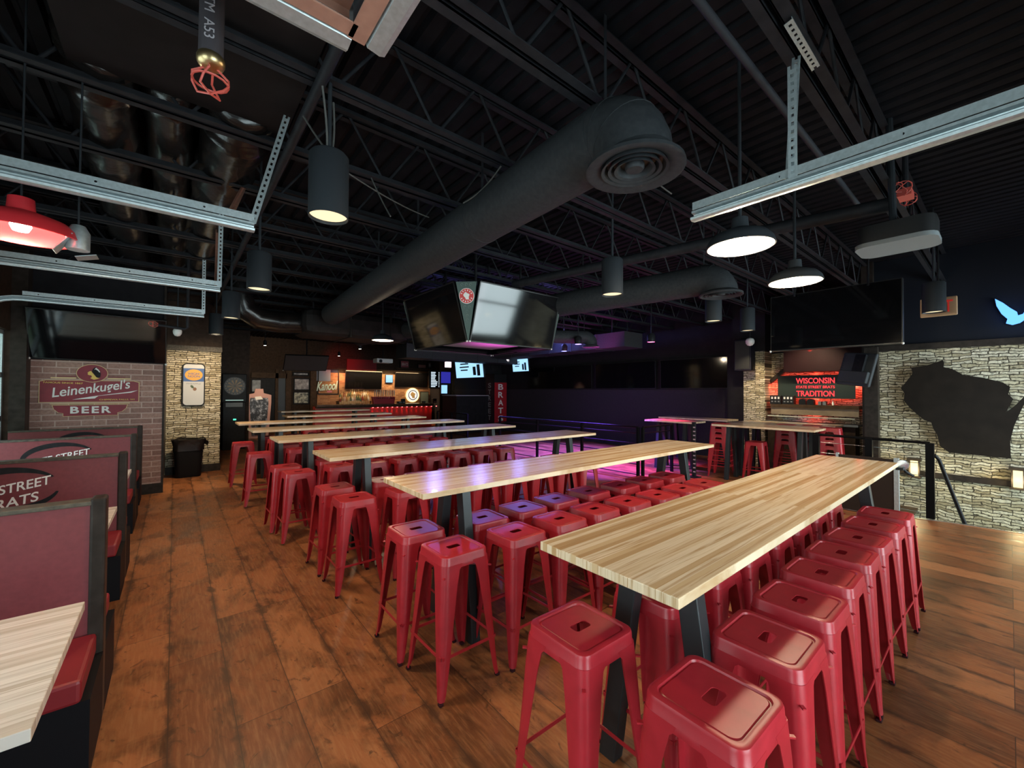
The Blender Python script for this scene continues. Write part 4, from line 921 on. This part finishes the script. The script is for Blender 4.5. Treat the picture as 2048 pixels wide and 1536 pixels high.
shelf_item('blue_display', 'deep blue screen beside the menu board', 'television', (881, 742, 902, 768), glow('deep_blue', (.03, .03, .35), .6), 17.4)
shelf_item('notice_panel', 'pale blue lit notice below the deep blue screen', 'notice', (882, 769, 895, 788), blueglowM, 17.4)
shelf_item('lit_sign', 'red and white glowing sign high above the menu board', 'sign', (889, 720, 903, 736), glow('white_red', (1, .75, .85), 1.6), 17.4)
shelf_item('oval_sign', 'round red badge sign on the shelf above the right bar screen', 'sign', (801, 721, 818, 736), M('badge_dull', (.35, .08, .10), .5), YF-.14, letters='BRATS')
shelf_item('small_plaque', 'brown lettered plaque at the right end of the shelf above the bar', 'sign', (856, 725, 873, 736), M('plaque', (.20, .15, .15), .5), YF-.14, letters='BEER')
shelf_item('shelf_box', 'reddish box on the shelf above the bar', 'box', (836, 729, 852, 736.4), M('rust_box', (.30, .12, .10), .6), YF-.14)
c, w, h = wrect(789, 736, 858, 740, YF-.005); tag(plate(c, (0, -1, 0), Xp, Zp, w, h, .33).build('display_shelf', darkwoodM), 'wooden display shelf above the right bar screen', 'shelf')
# timber panel and post that carry the blue screen, the notice and the glowing sign
p_, q_ = ay(880, 780, 17.52), ay(903, 780, 17.52); B((p_.x, 17.52, 0), (q_.x, 17.58, 4.0)).build('trim_14', brownwallM)['kind'] = 'structure'
p_, q_ = ay(903, 780, 17.4), ay(909, 780, 17.4); B((p_.x, 17.4, 0), (q_.x, 17.58, 4.0)).build('trim_15', darkwoodM)['kind'] = 'structure'
# round lit sign
c, w, h = wrect(812, 777, 838, 803, YF-.12); rd = thing('round_sign', 'round back lit sign glowing yellow on the bar brick', 'sign', c)
def disc(nm, r_, y, m, d_, par): MB().lathe((c.x, y, c.z), [(.001, 0), (r_, 0), (r_, d_), (.001, d_)], 36, M=Matrix.Rotation(math.pi/2, 3, 'X')).build(nm, m, par)
disc('glow_ring', w/2, YF-.10, glow('halo_yellow', (1, .72, .28), 1.5), .03, rd); disc('face', w*.40, YF-.13, glow('round_white', (1, .93, .80), .75), .03, rd); disc('dark_ring', w*.35, YF-.16, greyM, .006, rd); disc('centre', w*.29, YF-.166, bpy.data.materials['round_white'], .006, rd)
MB().prism([(x*.16, y*.18) for x, y in WI], (c.x, YF-.172, c.z), Xp, Zp, (0, -.01, 0)).build('emblem', creamM, rd)
shelf_item('chalkboard', 'small framed green chalkboard standing right of the round sign', 'chalkboard', (841, 783, 857, 808), M('chalk_green', (.20, .26, .24), .6), YF-.2)
# tap tower
a, b = ay(742, 805, BY+.45), ay(790, 805, BY+.45)
tt = thing('tap_tower', 'wide red beer tap tower standing on the bar', 'tap tower', ((a.x+b.x)/2, BY+.45, 1.10))
MB().prism([(-.48, 0), (.48, 0), (.54, .33), (-.54, .33)], ((a.x+b.x)/2, BY+.55, 1.10), Xp, Zp, (0, -.22, 0)).build('cabinet', M('tap_red', (.42, .02, .03), .35), tt)
rn = random.Random(8)
for k in range(12):
    xk = (a.x+b.x)/2-.46+k*.084
    MB().tube([(xk, BY+.33, 1.38), (xk, BY+.26, 1.38), (xk, BY+.25, 1.33)], .012, 6).build('spout', chromeM, tt)
    MB().lathe((xk, BY+.30, 1.44), [(.012, 0), (.022, .08), (.030, .22+rn.uniform(-.03, .06)), (.018, .30), (.001, .305)], 8).build('tap_handle', M('handle_%d' % k, [(.55, .4, .3), (.7, .62, .52), (.3, .2, .15), (.75, .7, .6)][k % 4], .5), tt, smooth=50)
# bottles and glasses
kinds = [(.30, .06, .05), (.65, .48, .26), (.40, .24, .12), (.80, .76, .70), (.12, .16, .10), (.60, .42, .34)]
b0 = {}
def bottle(x, y, z, k, s, label):
    if k not in b0:
        m = M('bottle_glass_%d' % k, kinds[k], .15); t = thing('bottle', label, 'bottle', (x, y, z), 0, 'bottles behind the bar')
        MB().lathe((0, 0, 0), [(.036, 0), (.038, .01), (.038, .17), (.030, .205), (.013, .235), (.013, .285)], 10).build('body', m, t, smooth=40, world=False)
        MB().lathe((0, 0, .285), [(.014, -.02), (.015, .0), (.013, .02)], 10).build('cap', brassM, t, world=False)
        MB().lathe((0, 0, 0), [(.0388, .05), (.0388, .13)], 10, capb=False, capt=False).build('paper_label', creamM, t, world=False)
        b0[k] = t; t.scale = (s, s, s*1.15); return t
    o = dup(b0[k], (x, y, z), 0, label, 'bottles behind the bar'); o.scale = (s, s, s*1.15); return o
rn = random.Random(2); i = 0
xa, xb = ay(680, 808, YF-.45).x, ay(740, 808, YF-.45).x
for row in range(2):
    for k in range(15):
        bottle(xa+(xb-xa)*(k+.5*row)/15, YF-.48+.20*row, .98+.22*row, rn.randrange(6), rn.uniform(1.2, 1.65), '%s bottle from the left in the %s row behind the bar' % (ORD[k], ['front', 'raised back'][row]))
st = B((xa-.1, YF-.36, .98), (xb+.1, YF-.20, 1.195)).build('bottle_riser', darkwoodM); tag(st, 'dark riser step under the back row of bar bottles', 'riser')
for k, (px, w_, lb) in enumerate(((799, .22, 'low black till left of the round sign'), (806, .16, 'upright black card machine left of the round sign'), (847, .12, 'black box at the foot of the chalkboard'), (868, .2, 'dark rounded box at the right end of the bar'))):
    c = ay(px, 806, BY+.4); t = thing('till', lb, 'till', (c.x, BY+.4, 1.10)); B((c.x-w_/2, BY+.3, 1.10), (c.x+w_/2, BY+.5, 1.10+.10+.12*(k % 2))).build('body', blackM, t, bevel=.02); B((c.x-w_*.3, BY+.29, 1.13), (c.x+w_*.3, BY+.30, 1.18)).build('display', greyM, t)
# pale projector above the bar
pj_ = thing('bar_projector', 'white projector hanging under the roof before the bar', 'projector', ay(766, 722, 15.0)); c = ay(766, 722, 15.0)
MB().box(c, (.62, .42, .16)).build('body', whiteM, pj_, bevel=.03); MB().lathe(c+Vector((-.18, -.2, -.02)), [(.05, 0), (.06, .05), (.05, .06)], 14, M=Matrix.Rotation(math.pi/2, 3, 'X')).build('lens', blackM, pj_); MB().tube([c+Vector((0, 0, .07)), (c.x, c.y, 4.0)], .02, 8).build('mount', blackM, pj_)
for i, (px, py, yy) in enumerate(((720, 698, 13.0), (820, 665, 9.6), (530, 691, 15.2), (678, 712, 17.0))):
    c = ay(px, py, yy); t = thing('small_spotlight', ['small bright spotlight under the boxy duct', 'small bright spotlight at the left edge of the screen cube', 'small bright spotlight over the dark doorway', 'small bright spotlight above the blue poster'][i], 'spotlight', c, 0, 'small bright spotlights')
    MB().lathe(c, [(.035, 0), (.05, .02), (.05, .14), (.02, .17), (.001, .17)], 14).build('housing', blackM, t, smooth=40); MB().lathe(c, [(.001, -.004), (.034, -.002), (.034, .004)], 14).build('lens', bulbM, t); MB().tube([c+Vector((0, 0, .16)), (c.x, c.y, 4.0)], .01, 6).build('stem', blackM, t)
light('added_sign_fill', 'SPOT', (9.6, 11.9, 3.0), 60, (1, .85, .8), (.55, 1, -.75), spot_size=.9, spot_blend=.8)  # added light without a fixture, brightens the lettered red column
light('doorway_spot', 'SPOT', ay(530, 693, 15.2), 160, WARM, (.15, .9, -.4), spot_size=1.7, spot_blend=.8)
# ---- dj booth, signs and screens at the far right
a = ay(913, 791, 14.0); b = ay(986, 791, 14.0); zt = a.z
dj = thing('dj_booth', 'black panelled booth with a pale top edge left of the red vertical sign', 'booth', ((a.x+b.x)/2, 14.5, 0))
B((a.x, 14.0, 0), (b.x, 15.1, zt-.02)).build('body', mottled('booth_black', (.012, .011, .014), (.02, .018, .022), 6, .5), dj); B((a.x-.03, 13.97, zt-.02), (b.x+.02, 15.1, zt+.012)).build('top_edge', M('booth_top', (.40, .34, .42), .4), dj)
mb = MB()
for k in range(1, 4): mb.bb((a.x, 13.995, zt*k/4), (b.x, 14.0, zt*k/4+.006)); 
for k in range(1, 4): mb.bb((a.x+(b.x-a.x)*k/4, 13.995, 0), (a.x+(b.x-a.x)*k/4+.006, 14.0, zt))
mb.build('panel_joints', blackM, dj)
a = ay(989, 765, 13.6); b = ay(1013, 765, 13.6)
ps = thing('vertical_sign', 'square sign column with big white stacked letters on its red face by the black booth', 'sign', ((a.x+b.x)/2, 13.8, 0))
B((a.x, 13.6, 0), (min(b.x, 10.98), 14.25, a.z+.35)).build('column', blackM, ps); wv = min(b.x, 10.98)-a.x
plate(((a.x+a.x+wv)/2, 13.6, (a.z+.4)/2), (0, -1, 0), Xp, Zp, wv, a.z-.4, .012).build('red_face', mottled('sign_red', (.36, .012, .022), (.42, .016, .026), 5, .4), ps)
for k, chh in enumerate('BRATS'): lettering(chh, whiteM, ps, ((a.x+a.x+wv)/2, 13.586, a.z-.18-.33*k), Xp, Zp, h=.24, w=.26, bold=.02)
plate((a.x, 13.92, (a.z+.4)/2), (-1, 0, 0), (0, -1, 0), Zp, .5, a.z-.4, .012).build('side_face', M('sign_dark', (.045, .018, .025), .5), ps)
for k, chh in enumerate('STREET'): lettering(chh, M('letter_grey', (.30, .28, .30), .5) if k == 0 else bpy.data.materials['letter_grey'], ps, (a.x-.014, 13.92, a.z-.12-.27*k), (0, -1, 0), Zp, h=.20, w=.20, bold=.02)
def bright_tv(label, p0, p1, x, h):
    a_, b_ = ax(*p0, x), ax(*p1, x); t = tv(label, (x, a_.y, (a_.z+b_.z)/2), (x, b_.y, (a_.z+b_.z)/2), (-.12, 0, 1), h, name='lit_screen', group='lit screens at the far right', dots=False, mount=(x+.1, (a_.y+b_.y)/2, 4.02), scr=glow('lit_screen_blue', (.33, .62, .95), .85) if 'lit_screen_blue' not in bpy.data.materials else bpy.data.materials['lit_screen_blue'])
    r = Vector((0, -1, 0)); c = Vector((x-.02, (a_.y+b_.y)/2, (a_.z+b_.z)/2+h*.5)); dm = bpy.data.materials.get('screen_ink') or M('screen_ink', (.02, .05, .08), .5)
    w = abs(a_.y-b_.y)
    for k, (dy, dz, ww, hh) in enumerate(((.15, .12, .30, .03), (.15, .02, .34, .03), (.15, -.08, .26, .03), (-.22, -.12, .10, .20), (-.36, -.10, .10, .26))):
        plate(c+Vector((-.05, dy*w, dz*h*1.5)), (-1, 0, 0), r, Vector((-.12, 0, 1)).normalized(), ww*w, hh*h*2, .004).build('printed_mark', dm, t)
    return t
bright_tv('bright blue white screen hanging above the black booth', (913, 755), (968, 757), 9.4, .86)
bright_tv('bright blue white screen right of the red vertical sign', (1026, 746), (1058, 741), 10.2, .55)
B_ = thing('loudspeaker', 'black loudspeaker stack above the red vertical sign', 'loudspeaker', (10.3, 13.9, 2.45)); c = ay(985, 735, 13.9)
B((c.x-.45, 13.8, 2.42), (c.x+.42, 14.3, 3.05)).build('cabinet', blackM, B_, bevel=.02); MB().lathe((c.x, 13.79, 2.72), [(.001, 0), (.16, 0), (.18, -.01), (.18, .02)], 20, M=Matrix.Rotation(math.pi/2, 3, 'X')).build('cone', bezelM, B_); MB().tube([(c.x, 14.05, 3.0), (c.x, 14.05, 4.0)], .02, 8).build('bracket', blackM, B_)
# ---- railing round the dance floor
railM = M('rail_black', (.004, .004, .005), .5, spec=.1)
def railing(label, pts, zt=1.02, rails=5, posts=True, cable=False, bottom=.06, group='black railings', mid=None):
    P = [Vector(p) for p in pts]; t = thing('railing', label, 'railing', (P[0]+P[-1])/2, 0, group); U = lambda p, z: Vector((p.x, p.y, z))
    MB().tube([U(p, zt-.02) for p in P],   .02, 10).build('handrail', railM, t, smooth=60)
    for k in range(rails):
        z = bottom+(zt-.14-bottom)*k/(rails-1); MB().tube([U(p, z) for p in P], .004 if cable else .010, 8).build('rail', chromeM if cable else railM, t, smooth=60)
    pw = .042 if cable else .025
    for p in P: MB().bb((p.x-pw, p.y-pw, 0), (p.x+pw, p.y+pw, zt-.02)).build('post', railM, t)
    return t
railing('long black railing between the tables and the magenta dance floor', [(7.12, 4.70, 0), (7.06, 6.1, 0), (7.0, 7.5, 0), (6.95, 8.95, 0)])
railing('short black return railing at the near corner of the dance floor', [(7.16, 4.62, 0), (8.25, 4.62, 0)], rails=3, bottom=.5)
railing('black railing far beyond the dance floor entrance in front of the bar', [(6.9, 10.5, 0), (7.0, 11.6, 0), (7.1, 12.7, 0)], rails=4)
railing('black cable railing along the stair opening at right', [(7.97, .70, 0), (8.05, 1.35, 0), (8.12, 2.02, 0)], rails=6, cable=True, zt=1.04)
t = thing('stair_handrail', 'black handrail slanting down the stair from the end post at right', 'handrail', (8.1, .5, 0)); MB().tube([(7.99, .66, .86), (8.03, .62, .80), (8.06, .30, -.35), (8.06, .1, -.9)], .022, 10).build('rail', blackM, t, smooth=60); MB().bb((8.03, .13, -1.6), (8.07, .17, -.70)).build('post', blackM, t); MB().tube([(7.97, .70, .86), (8.0, .66, .85)], .014, 8).build('bracket', blackM, t)
t = thing('slotted_post', 'black slotted steel post standing by the stored tables', 'post', (8.03, 4.02, 0)); MB().bb((8.0, 3.99, 0), (8.06, 4.05, 1.10)).build('shaft', blackM, t); mb = MB()
for k in range(12): mb.box((8.028-.03, 4.0, .12+.08*k), (.012, .04, .022), M=Matrix.Rotation(.0, 3, 'Z'))
o = mb.build('slots', M('slot_pink', (.5, .35, .4), .4), t); o['kind'] = 'stuff'; B((7.93, 3.92, 0), (8.13, 4.12, .02)).build('base_plate', blackM, t)
# ---- stored tables and stacked stools at right
tk = {}
def stored(x, y, L, rz, h, label):
    k = (L, h)
    if k not in tk: tk[k] = make_table(L, W=.60, inset=.25, top=.10, foot=.22); o = tk[k]; o.location = (x, y, h-TH); o.rotation_euler = (0, 0, rz); return tag(o, label, 'table', 'tables stored by the kitchen')
    return dup(tk[k], (x, y, h-TH), rz, label, 'tables stored by the kitchen')
for i, (x0, lb) in enumerate(((8.26, 'front butcher block table of the cluster stored by the kitchen'), (8.90, 'second butcher block table of the cluster stored by the kitchen'), (9.54, 'third butcher block table of the cluster stored by the kitchen'))):
    stored(x0+.60, 2.08+.0*i, 1.70, math.pi/2, TH, lb)
stored(8.95, 4.22, 1.12, math.pi/2, TH, 'small high table with a pink lit edge by the black wall')
stored(10.22, 4.05, 1.70, math.pi/2, TH, 'high table half hidden behind the stored cluster')
G = 'stacked stools by the kitchen'
put_stool(8.62, 3.10, 'single red stool pushed under the stored tables', G, .1, 0, True)
for (x, y, n, wh) in ((9.32, 2.80, 4, 'middle'), (8.55, 3.72, 4, 'left'), (9.1, 2.05, 4, 'right'), (9.45, 1.95+.47, 4, 'inner')):
    for k in range(n):
        put_stool(x, y, '%s red stool from the floor in the %s stack under the stored tables' % (ORD[k], wh), G, .12, k*.105, True)
# ---- host stand at the end of the nearest table
hs_ = thing('host_stand', 'dark brown panel stand with a grey metal edge by the stair railing', 'stand', (7.75, 1.15, 0))
B((7.55, 1.0, .02), (7.58, 1.62, .80)).build('panel', M('panel_brown', (.032, .022, .018), .5), hs_); B((7.54, .96, 0), (7.60, 1.01, .82)).build('metal_edge', galvM, hs_); B((7.54, 1.61, 0), (7.60, 1.64, .82)).build('metal_edge', galvM, hs_)
t = thing('clamp_lamp', 'black clamp with a chrome ring fixed at the far corner of the nearest table', 'clamp', (5.06, .63, 1.03)); MB().lathe((5.09, .62, 1.055), [(.018, -.02), (.042, -.02), (.045, 0), (.042, .02), (.018, .02)], 18, M=Matrix.Rotation(math.pi/2, 3, 'Y')).build('ring', chromeM, t, smooth=50); MB().tube([(5.08, .62, 1.02), (5.10, .60, .99), (5.15, .56, .955)], .012, 8).build('arm', blackM, t, smooth=50); MB().bb((5.02, .61, 1.01), (5.09, .66, 1.034)).build('jaw', blackM, t)
# ---- kitchen alcove: sign, shelf, pass, wares
XA = 10.96
a, b = ax(1559, 752, XA), ax(1714, 798, XA)
ks = thing('lit_wall_sign', 'dark board with red lit tradition lettering and a red halo in the kitchen alcove', 'sign', (XA, (a.y+b.y)/2, b.z)); c = Vector((XA-.10, (a.y+b.y)/2, (a.z+b.z)/2)); ww = a.y-b.y; hh = a.z-b.z
plate(c, (-1, 0, 0), (0, -1, 0), Zp, ww, hh, .02).build('board', M('board_green', (.03, .042, .040), .4), ks)
plate(c+Vector((.06, 0, 0)), (-1, 0, 0), (0, -1, 0), Zp, ww*.985, hh*.96, .02).build('back_light', glow('halo_red', (1, .05, .03), 3.0), ks)
L0 = c+Vector((-.022, 0, 0)); r = Vector((0, -1, 0))
cy = ax(1633, 770, XA).y
lettering('WISCONSIN', redsignM, ks, (L0.x, cy, c.z+hh*.26), r, Zp, h=hh*.24, w=ww*.50, bold=.02); lettering('STATE STREET BRATS', redsignM, ks, (L0.x, cy, c.z-.005), r, Zp, h=hh*.11, w=ww*.50, bold=.015); lettering('TRADITION', redsignM, ks, (L0.x, cy, c.z-hh*.29), r, Zp, h=hh*.24, w=ww*.49, bold=.02)
for dz, dy in ((hh/2, 0), (-hh/2, 0)): light('sign_halo', 'AREA', (XA-.04, c.y, c.z+dz*1.02), 3.2, (1, .06, .04), (.8, 0, .6 if dz > 0 else -.6), shape='RECTANGLE', size=.05, size_y=ww)
for s in (1, -1): light('sign_halo', 'AREA', (XA-.04, c.y+s*ww*.51, c.z), 1.6, (1, .06, .04), (.8, .6*s, 0), shape='RECTANGLE', size=hh, size_y=.05)
sh = thing('kitchen_shelf', 'long dark ledge shelf below the red lit sign', 'shelf', (10.75, 2.7, 1.38)); B((10.45, 1.9, 1.37), (10.95, 3.45, 1.44)).build('board', darkwoodM, sh); B((10.47, 1.9, 1.22), (10.50, 3.45, 1.37)).build('fascia', mottled('ply', (.20, .15, .10), (.28, .22, .15), 6, .6), sh); B((10.80, 1.95, 0), (10.95, 3.4, 1.22)).build('back_panel', stoneX, sh)
pc = thing('pass_counter', 'glass topped pass counter before the kitchen alcove', 'counter', (10.25, 2.7, 0)); B((10.42, 1.95, 0), (10.78, 3.5, 1.02)).build('base', brownwallM, pc); B((10.38, 1.9, 1.02), (10.8, 3.55, 1.06)).build('worktop', greyM, pc); B((10.40, 1.95, 1.17), (10.44, 3.5, 1.19)).build('glass_edge', M('pale_edge', (.55, .6, .5), .3), pc); B((10.415, 1.95, 1.06), (10.425, 3.5, 1.17)).build('glass', glassM, pc)
def ware(name, label, cat, px, py, w, h, m, rnd_=False, lid=None):
    c = ax(px, py, 10.62); t = thing(name, label, cat, (10.62, c.y, 1.44)); 
    if rnd_: MB().prism([(-w/2, 0), (w/2, 0), (w/2, h*.6)]+[(w/2*math.cos(a), h*.6+h*.4*math.sin(a)) for a in (.4, .9, 1.57, 2.2, 2.7)]+[(-w/2, h*.6)], (10.56, c.y, 1.44), (0, 1, 0), Zp, (.14, 0, 0)).build('body', m, t)
    else: B((10.55, c.y-w/2, 1.44), (10.70, c.y+w/2, 1.44+h)).build('body', m, t)
    return t, c
for i, px in enumerate((1553, 1578)):
    t, c = ware('bottle_crate', '%s black crate with white bottle marks on the alcove shelf' % ('left' if i == 0 else 'right'), 'crate', px, 808, .22, .19, blackM)
    for k in range(3):
        plate((10.55, c.y-.065+.065*k, 1.58), (-1, 0, 0), r, Zp, .034, .05, .006).build('bottle_mark', whiteM, t); plate((10.55, c.y-.065+.065*k, 1.50), (-1, 0, 0), r, Zp, .034, .03, .006).build('bottle_mark', greyM, t)
for i, px in enumerate((1606, 1622)): ware('napkin_holder', '%s black round topped holder on the alcove shelf' % ('left' if i == 0 else 'right'), 'holder', px, 810, .125, .13, blackM, True)
for i, px in enumerate((1641, 1650)): ware('jar', '%s small dark jar on the alcove shelf' % ('left' if i == 0 else 'right'), 'jar', px, 812, .055, .08, greyM)
c = ax(1666, 812, 10.62); t = thing('bottle', 'small clear bottle at the right end of the alcove shelf', 'bottle', (10.62, c.y, 1.44)); MB().lathe((10.62, c.y, 1.44), [(.02, 0), (.022, .05), (.009, .075), (.009, .10)], 12).build('body', whiteM, t, smooth=40); MB().lathe((10.62, c.y, 1.54), [(.010, 0), (.010, .012)], 10).build('cap', blueM, t)
struct(B((10.55, 1.7, 2.16), (10.98, 3.22, 2.75)).build('wall_soffit', M('oxblood_soffit', (.018, .005, .006), .6)))
t = MB().bar((10.9, 3.6, 1.95), (10.9, 3.22, 2.3), .08, .08).build('trim_13', trimM); struct(t)
light('alcove_lamp', 'SPOT', (9.7, 2.6, 2.9), 80, (1, .85, .55), (.8, .1, -1), spot_size=1.6, spot_blend=.8)
light('alcove_lamp', 'SPOT', (9.6, 3.8, 2.9), 60, (1, .82, .5), (.6, .0, -1), spot_size=1.2, spot_blend=.8)
# back of a grey screen hanging by the alcove
bt = thing('hanging_television', 'grey back of a screen on a wall arm at the alcove corner', 'television', (9.2, 1.9, 1.8)); c = ax(1714, 739, 9.2)
Mx = Matrix.Rotation(-.35, 3, 'Z')@Matrix.Rotation(.20, 3, 'Y')@Matrix.Rotation(.13, 3, 'X')
dg = M('dark_grey_casing', (.06, .066, .072), .5); MB().box(c, (.06, .52, .58), M=Mx).build('casing', dg, bt, bevel=.02); MB().box(c+Mx@Vector((-.05, 0, -.14)), (.07, .46, .20), M=Mx).build('electronics_hump', dg, bt, bevel=.015); MB().box(c+Mx@Vector((-.07, -.06, .10)), (.06, .16, .30), M=Mx).build('mount_plate', blackM, bt); MB().bar(c+Mx@Vector((-.07, -.1, .10)), (XS-.06, 1.5, c.z+.1), .05, .05).build('arm', blackM, bt)
mb = MB()
for k in range(12): mb.box(c+Mx@Vector((-.035, .235, .24-.038*k)), (.012, .03, .012), M=Mx)
o = mb.build('vent_slots', bezelM, bt); o['kind'] = 'stuff'
# tall speaker box and dome camera at the pillar
a = ax(1468, 742, 10.3); b = ax(1502, 742, 10.3)
sp_ = thing('loudspeaker', 'tall black loudspeaker beside the ledge stone pillar', 'loudspeaker', (10.3, (a.y+b.y)/2, a.z)); B((10.3, b.y, a.z), (10.62, a.y, a.z+.74)).build('cabinet', M('speaker_navy', (.014, .014, .024), .5), sp_, bevel=.02); plate((10.3, (a.y+b.y)/2, a.z+.37), (-1, 0, 0), r, Zp, (a.y-b.y)*.85, .66, .012).build('grille', bezelM, sp_); B((10.62, b.y+.1, a.z+.3), (11.0, b.y+.16, a.z+.36)).build('bracket', blackM, sp_)
c = ax(1500, 684, 9.9); t = thing('dome_camera', 'white dome camera hanging at the ledge stone pillar', 'camera', c); MB().lathe(c, [(.001, -.09), (.05, -.075), (.085, -.03), (.09, .02), (.07, .07), (.02, .09)], 18).build('dome', whiteM, t, smooth=60); MB().tube([c+Vector((0, 0, .08)), (c.x, c.y, 4.0)], .012, 8).build('stem', blackM, t)
# ---- stair wall: state outline, lanterns, eagle, exit sign
WP = [(1440, 600), (1390, 615), (1320, 640), (1205, 655), (1215, 700), (1165, 765), (1128, 808), (1155, 845), (1150, 900), (1190, 950), (1250, 1005), (1300, 1045), (1355, 1065), (1370, 1110), (1400, 1160), (1420, 1240), (1490, 1290), (1700, 1310), (1950, 1335), (1945, 1200), (1975, 1090), (2010, 1010), (2062, 900), (2052, 868), (1985, 935), (1912, 992), (1945, 930), (1968, 890), (1930, 852), (1945, 800), (1890, 765), (1740, 730), (1590, 710), (1560, 690), (1510, 665), (1445, 650), (1450, 620)]
PP = [ax(1500+x/3.737, 560+y/3.737, XS-.09) for x, y in WP]
wi = MB().prism([(-p.y, p.z) for p in PP], (XS-.10, 0, 0), (0, -1, 0), Zp, (.05, 0, 0)).build('state_outline', mottled('dark_plywood', (.011, .008, .006), (.018, .013, .010), 5, .7))
tag(wi, 'big dark brown state outline mounted on the ledge stone stair wall', 'wall art')
for i, (px, py) in enumerate(((1829, 936), (2036, 958))):
    c = ax(px, py, XS-.08); t = thing('wall_lantern', ('left' if i == 0 else 'right')+' glowing wall lantern with a dark frame on the ledge stone stair wall', 'wall lamp', c-Vector((0, 0, .17)), 0, 'wall lanterns on the stair wall')
    MB().box(c, (.07, .09, .24)).build('shade', glow('lantern_glow', (1, .78, .38), 1.15) if i == 0 else bpy.data.materials['lantern_glow'], t)
    mb = MB(); mb.box(c+Vector((0, 0, .145)), (.12, .17, .04)); mb.box(c+Vector((0, 0, -.14)), (.12, .16, .025))
    for s in (-1, 1):
        for q in (-1, 1): mb.box(c+Vector((q*.045, s*.055, 0)), (.018, .018, .27))
    mb.build('frame', trimM, t); light('lantern', 'POINT', c+Vector((-.10, 0, -.02)), 4.5, (1, .80, .40), shadow_soft_size=.05)
c0 = ax(2030, 632, XS-.05); sc_ = (ax(2060, 632, XS-.05)-ax(2000, 632, XS-.05)).length/60
EG = [(1990, 598), (1993, 612), (2003, 628), (2015, 638), (2012, 647), (2025, 650), (2040, 646), (2052, 638), (2062, 640), (2060, 630), (2076, 612), (2082, 598), (2066, 606), (2052, 618), (2046, 628), (2036, 631), (2034, 624), (2020, 616), (2006, 606)]
EP = [ax(x, y, XS-.03) for x, y in EG]; e = thing('neon_bird_sign', 'glowing blue white bird sign high on the black wall above the stair', 'neon sign', c0)
MB().prism([(-p.y, p.z) for p in EP], (XS-.03, 0, 0), (0, -1, 0), Zp, (-.02, 0, 0)).build('lit_face', glow('neon_blue', (.10, .32, 1), 1.5), e); MB().prism([(-(c0.y+(p.y-c0.y)*1.04), c0.z+(p.z-c0.z)*1.04) for p in EP], (XS-.002, 0, 0), (0, -1, 0), Zp, (-.027, 0, 0)).build('back_plate', blackM, e)
light('neon_wash', 'POINT', c0+Vector((-.18, 0, 0)), 1.2, (.15, .35, 1), shadow_soft_size=.1)
c = ax(1915, 610, 7.5); ex = thing('exit_sign', 'small worn exit sign half hidden behind a can downlight', 'exit sign', c-Vector((0, 0, .12)))
cc_ = c+Vector((0, .165, 0)); MB().box(cc_, (.05, .33, .235)).build('housing', M('exit_tan', (.42, .26, .14), .5), ex, bevel=.01); lettering('EXIT', M('exit_red', (.42, .02, .02), .5, emit=(.5, .02, .01), es=.25), ex, cc_+Vector((-.028, 0, 0)), (0, -1, 0), Zp, h=.15, w=.255, ext=.004, bold=.01); MB().tube([cc_+Vector((0, 0, .12)), (cc_.x, cc_.y, 4.0)], .012, 8).build('stem', blackM, ex)
# stair treads below the opening
stp = thing('stair_flight', 'wooden stair flight going down beside the ledge stone wall', 'stair', (8.8, 0, -1.6))
for k in range(8): B((8.32, 1.3-.30*k-.32, -.19*(k+1)-.04), (XS-.01, 1.3-.30*k, -.19*(k+1))).build('tread', darkwoodM, stp)
# ---- led stage heads
SL = [((7.5, 6.6, 2.84), (.3, .2, 1), 9, 'blue stage light above the near end of the dance floor'), ((8.5, 8.0, 2.84), (.25, .25, 1), 9, 'blue stage light above the middle of the dance floor'), ((8.4, 5.2, 2.84), (1, .08, .25), 9, 'red stage light above the near end of the dance floor'), ((6.9, 9.4, 2.9), (.3, .25, 1), 9, 'blue stage light over the dance floor entrance')]
for px, py, yy, lb in ((872, 668, 10.4, 'left'), (962, 672, 10.0, 'middle'), (1040, 668, 9.0, 'right'), (1092, 664, 8.6, 'rightmost')):
    SL.append((tuple(ay(px, py, yy)), (.22, .24, 1), 150, '%s blue stage light hung behind the screen cube' % lb))
for i, (p, c_, es, lb) in enumerate(SL):
    x, y, z = p; t = thing('stage_light', lb, 'stage light', p, 0, 'stage lights')
    if es > 20:   # heads turned towards the tables
        Mx = Matrix.Rotation(-.9, 3, 'X'); MB().lathe(p, [(.095, 0), (.10, .01), (.10, .17), (.06, .22), (.001, .22)], 18, M=Mx, capb=False).build('housing', blackM, t, smooth=40); MB().lathe(p, [(.001, .006), (.094, .006), (.094, .012)], 18, M=Mx, capb=False, capt=False).build('lens', glow('stage_lens_%d' % i, c_, es), t)
    else:
        MB().lathe(p, [(.085, 0), (.09, .01), (.09, .15), (.05, .2), (.001, .2)], 18, capb=False).build('housing', blackM, t, smooth=40); MB().lathe(p, [(.001, .006), (.084, .006), (.084, .012)], 18, capb=False, capt=False).build('lens', glow('stage_lens_%d' % i, c_, es), t)
    MB().tube([(x, y, z+.15), (x, y, 4.0)], .012, 8).build('stem', blackM, t)
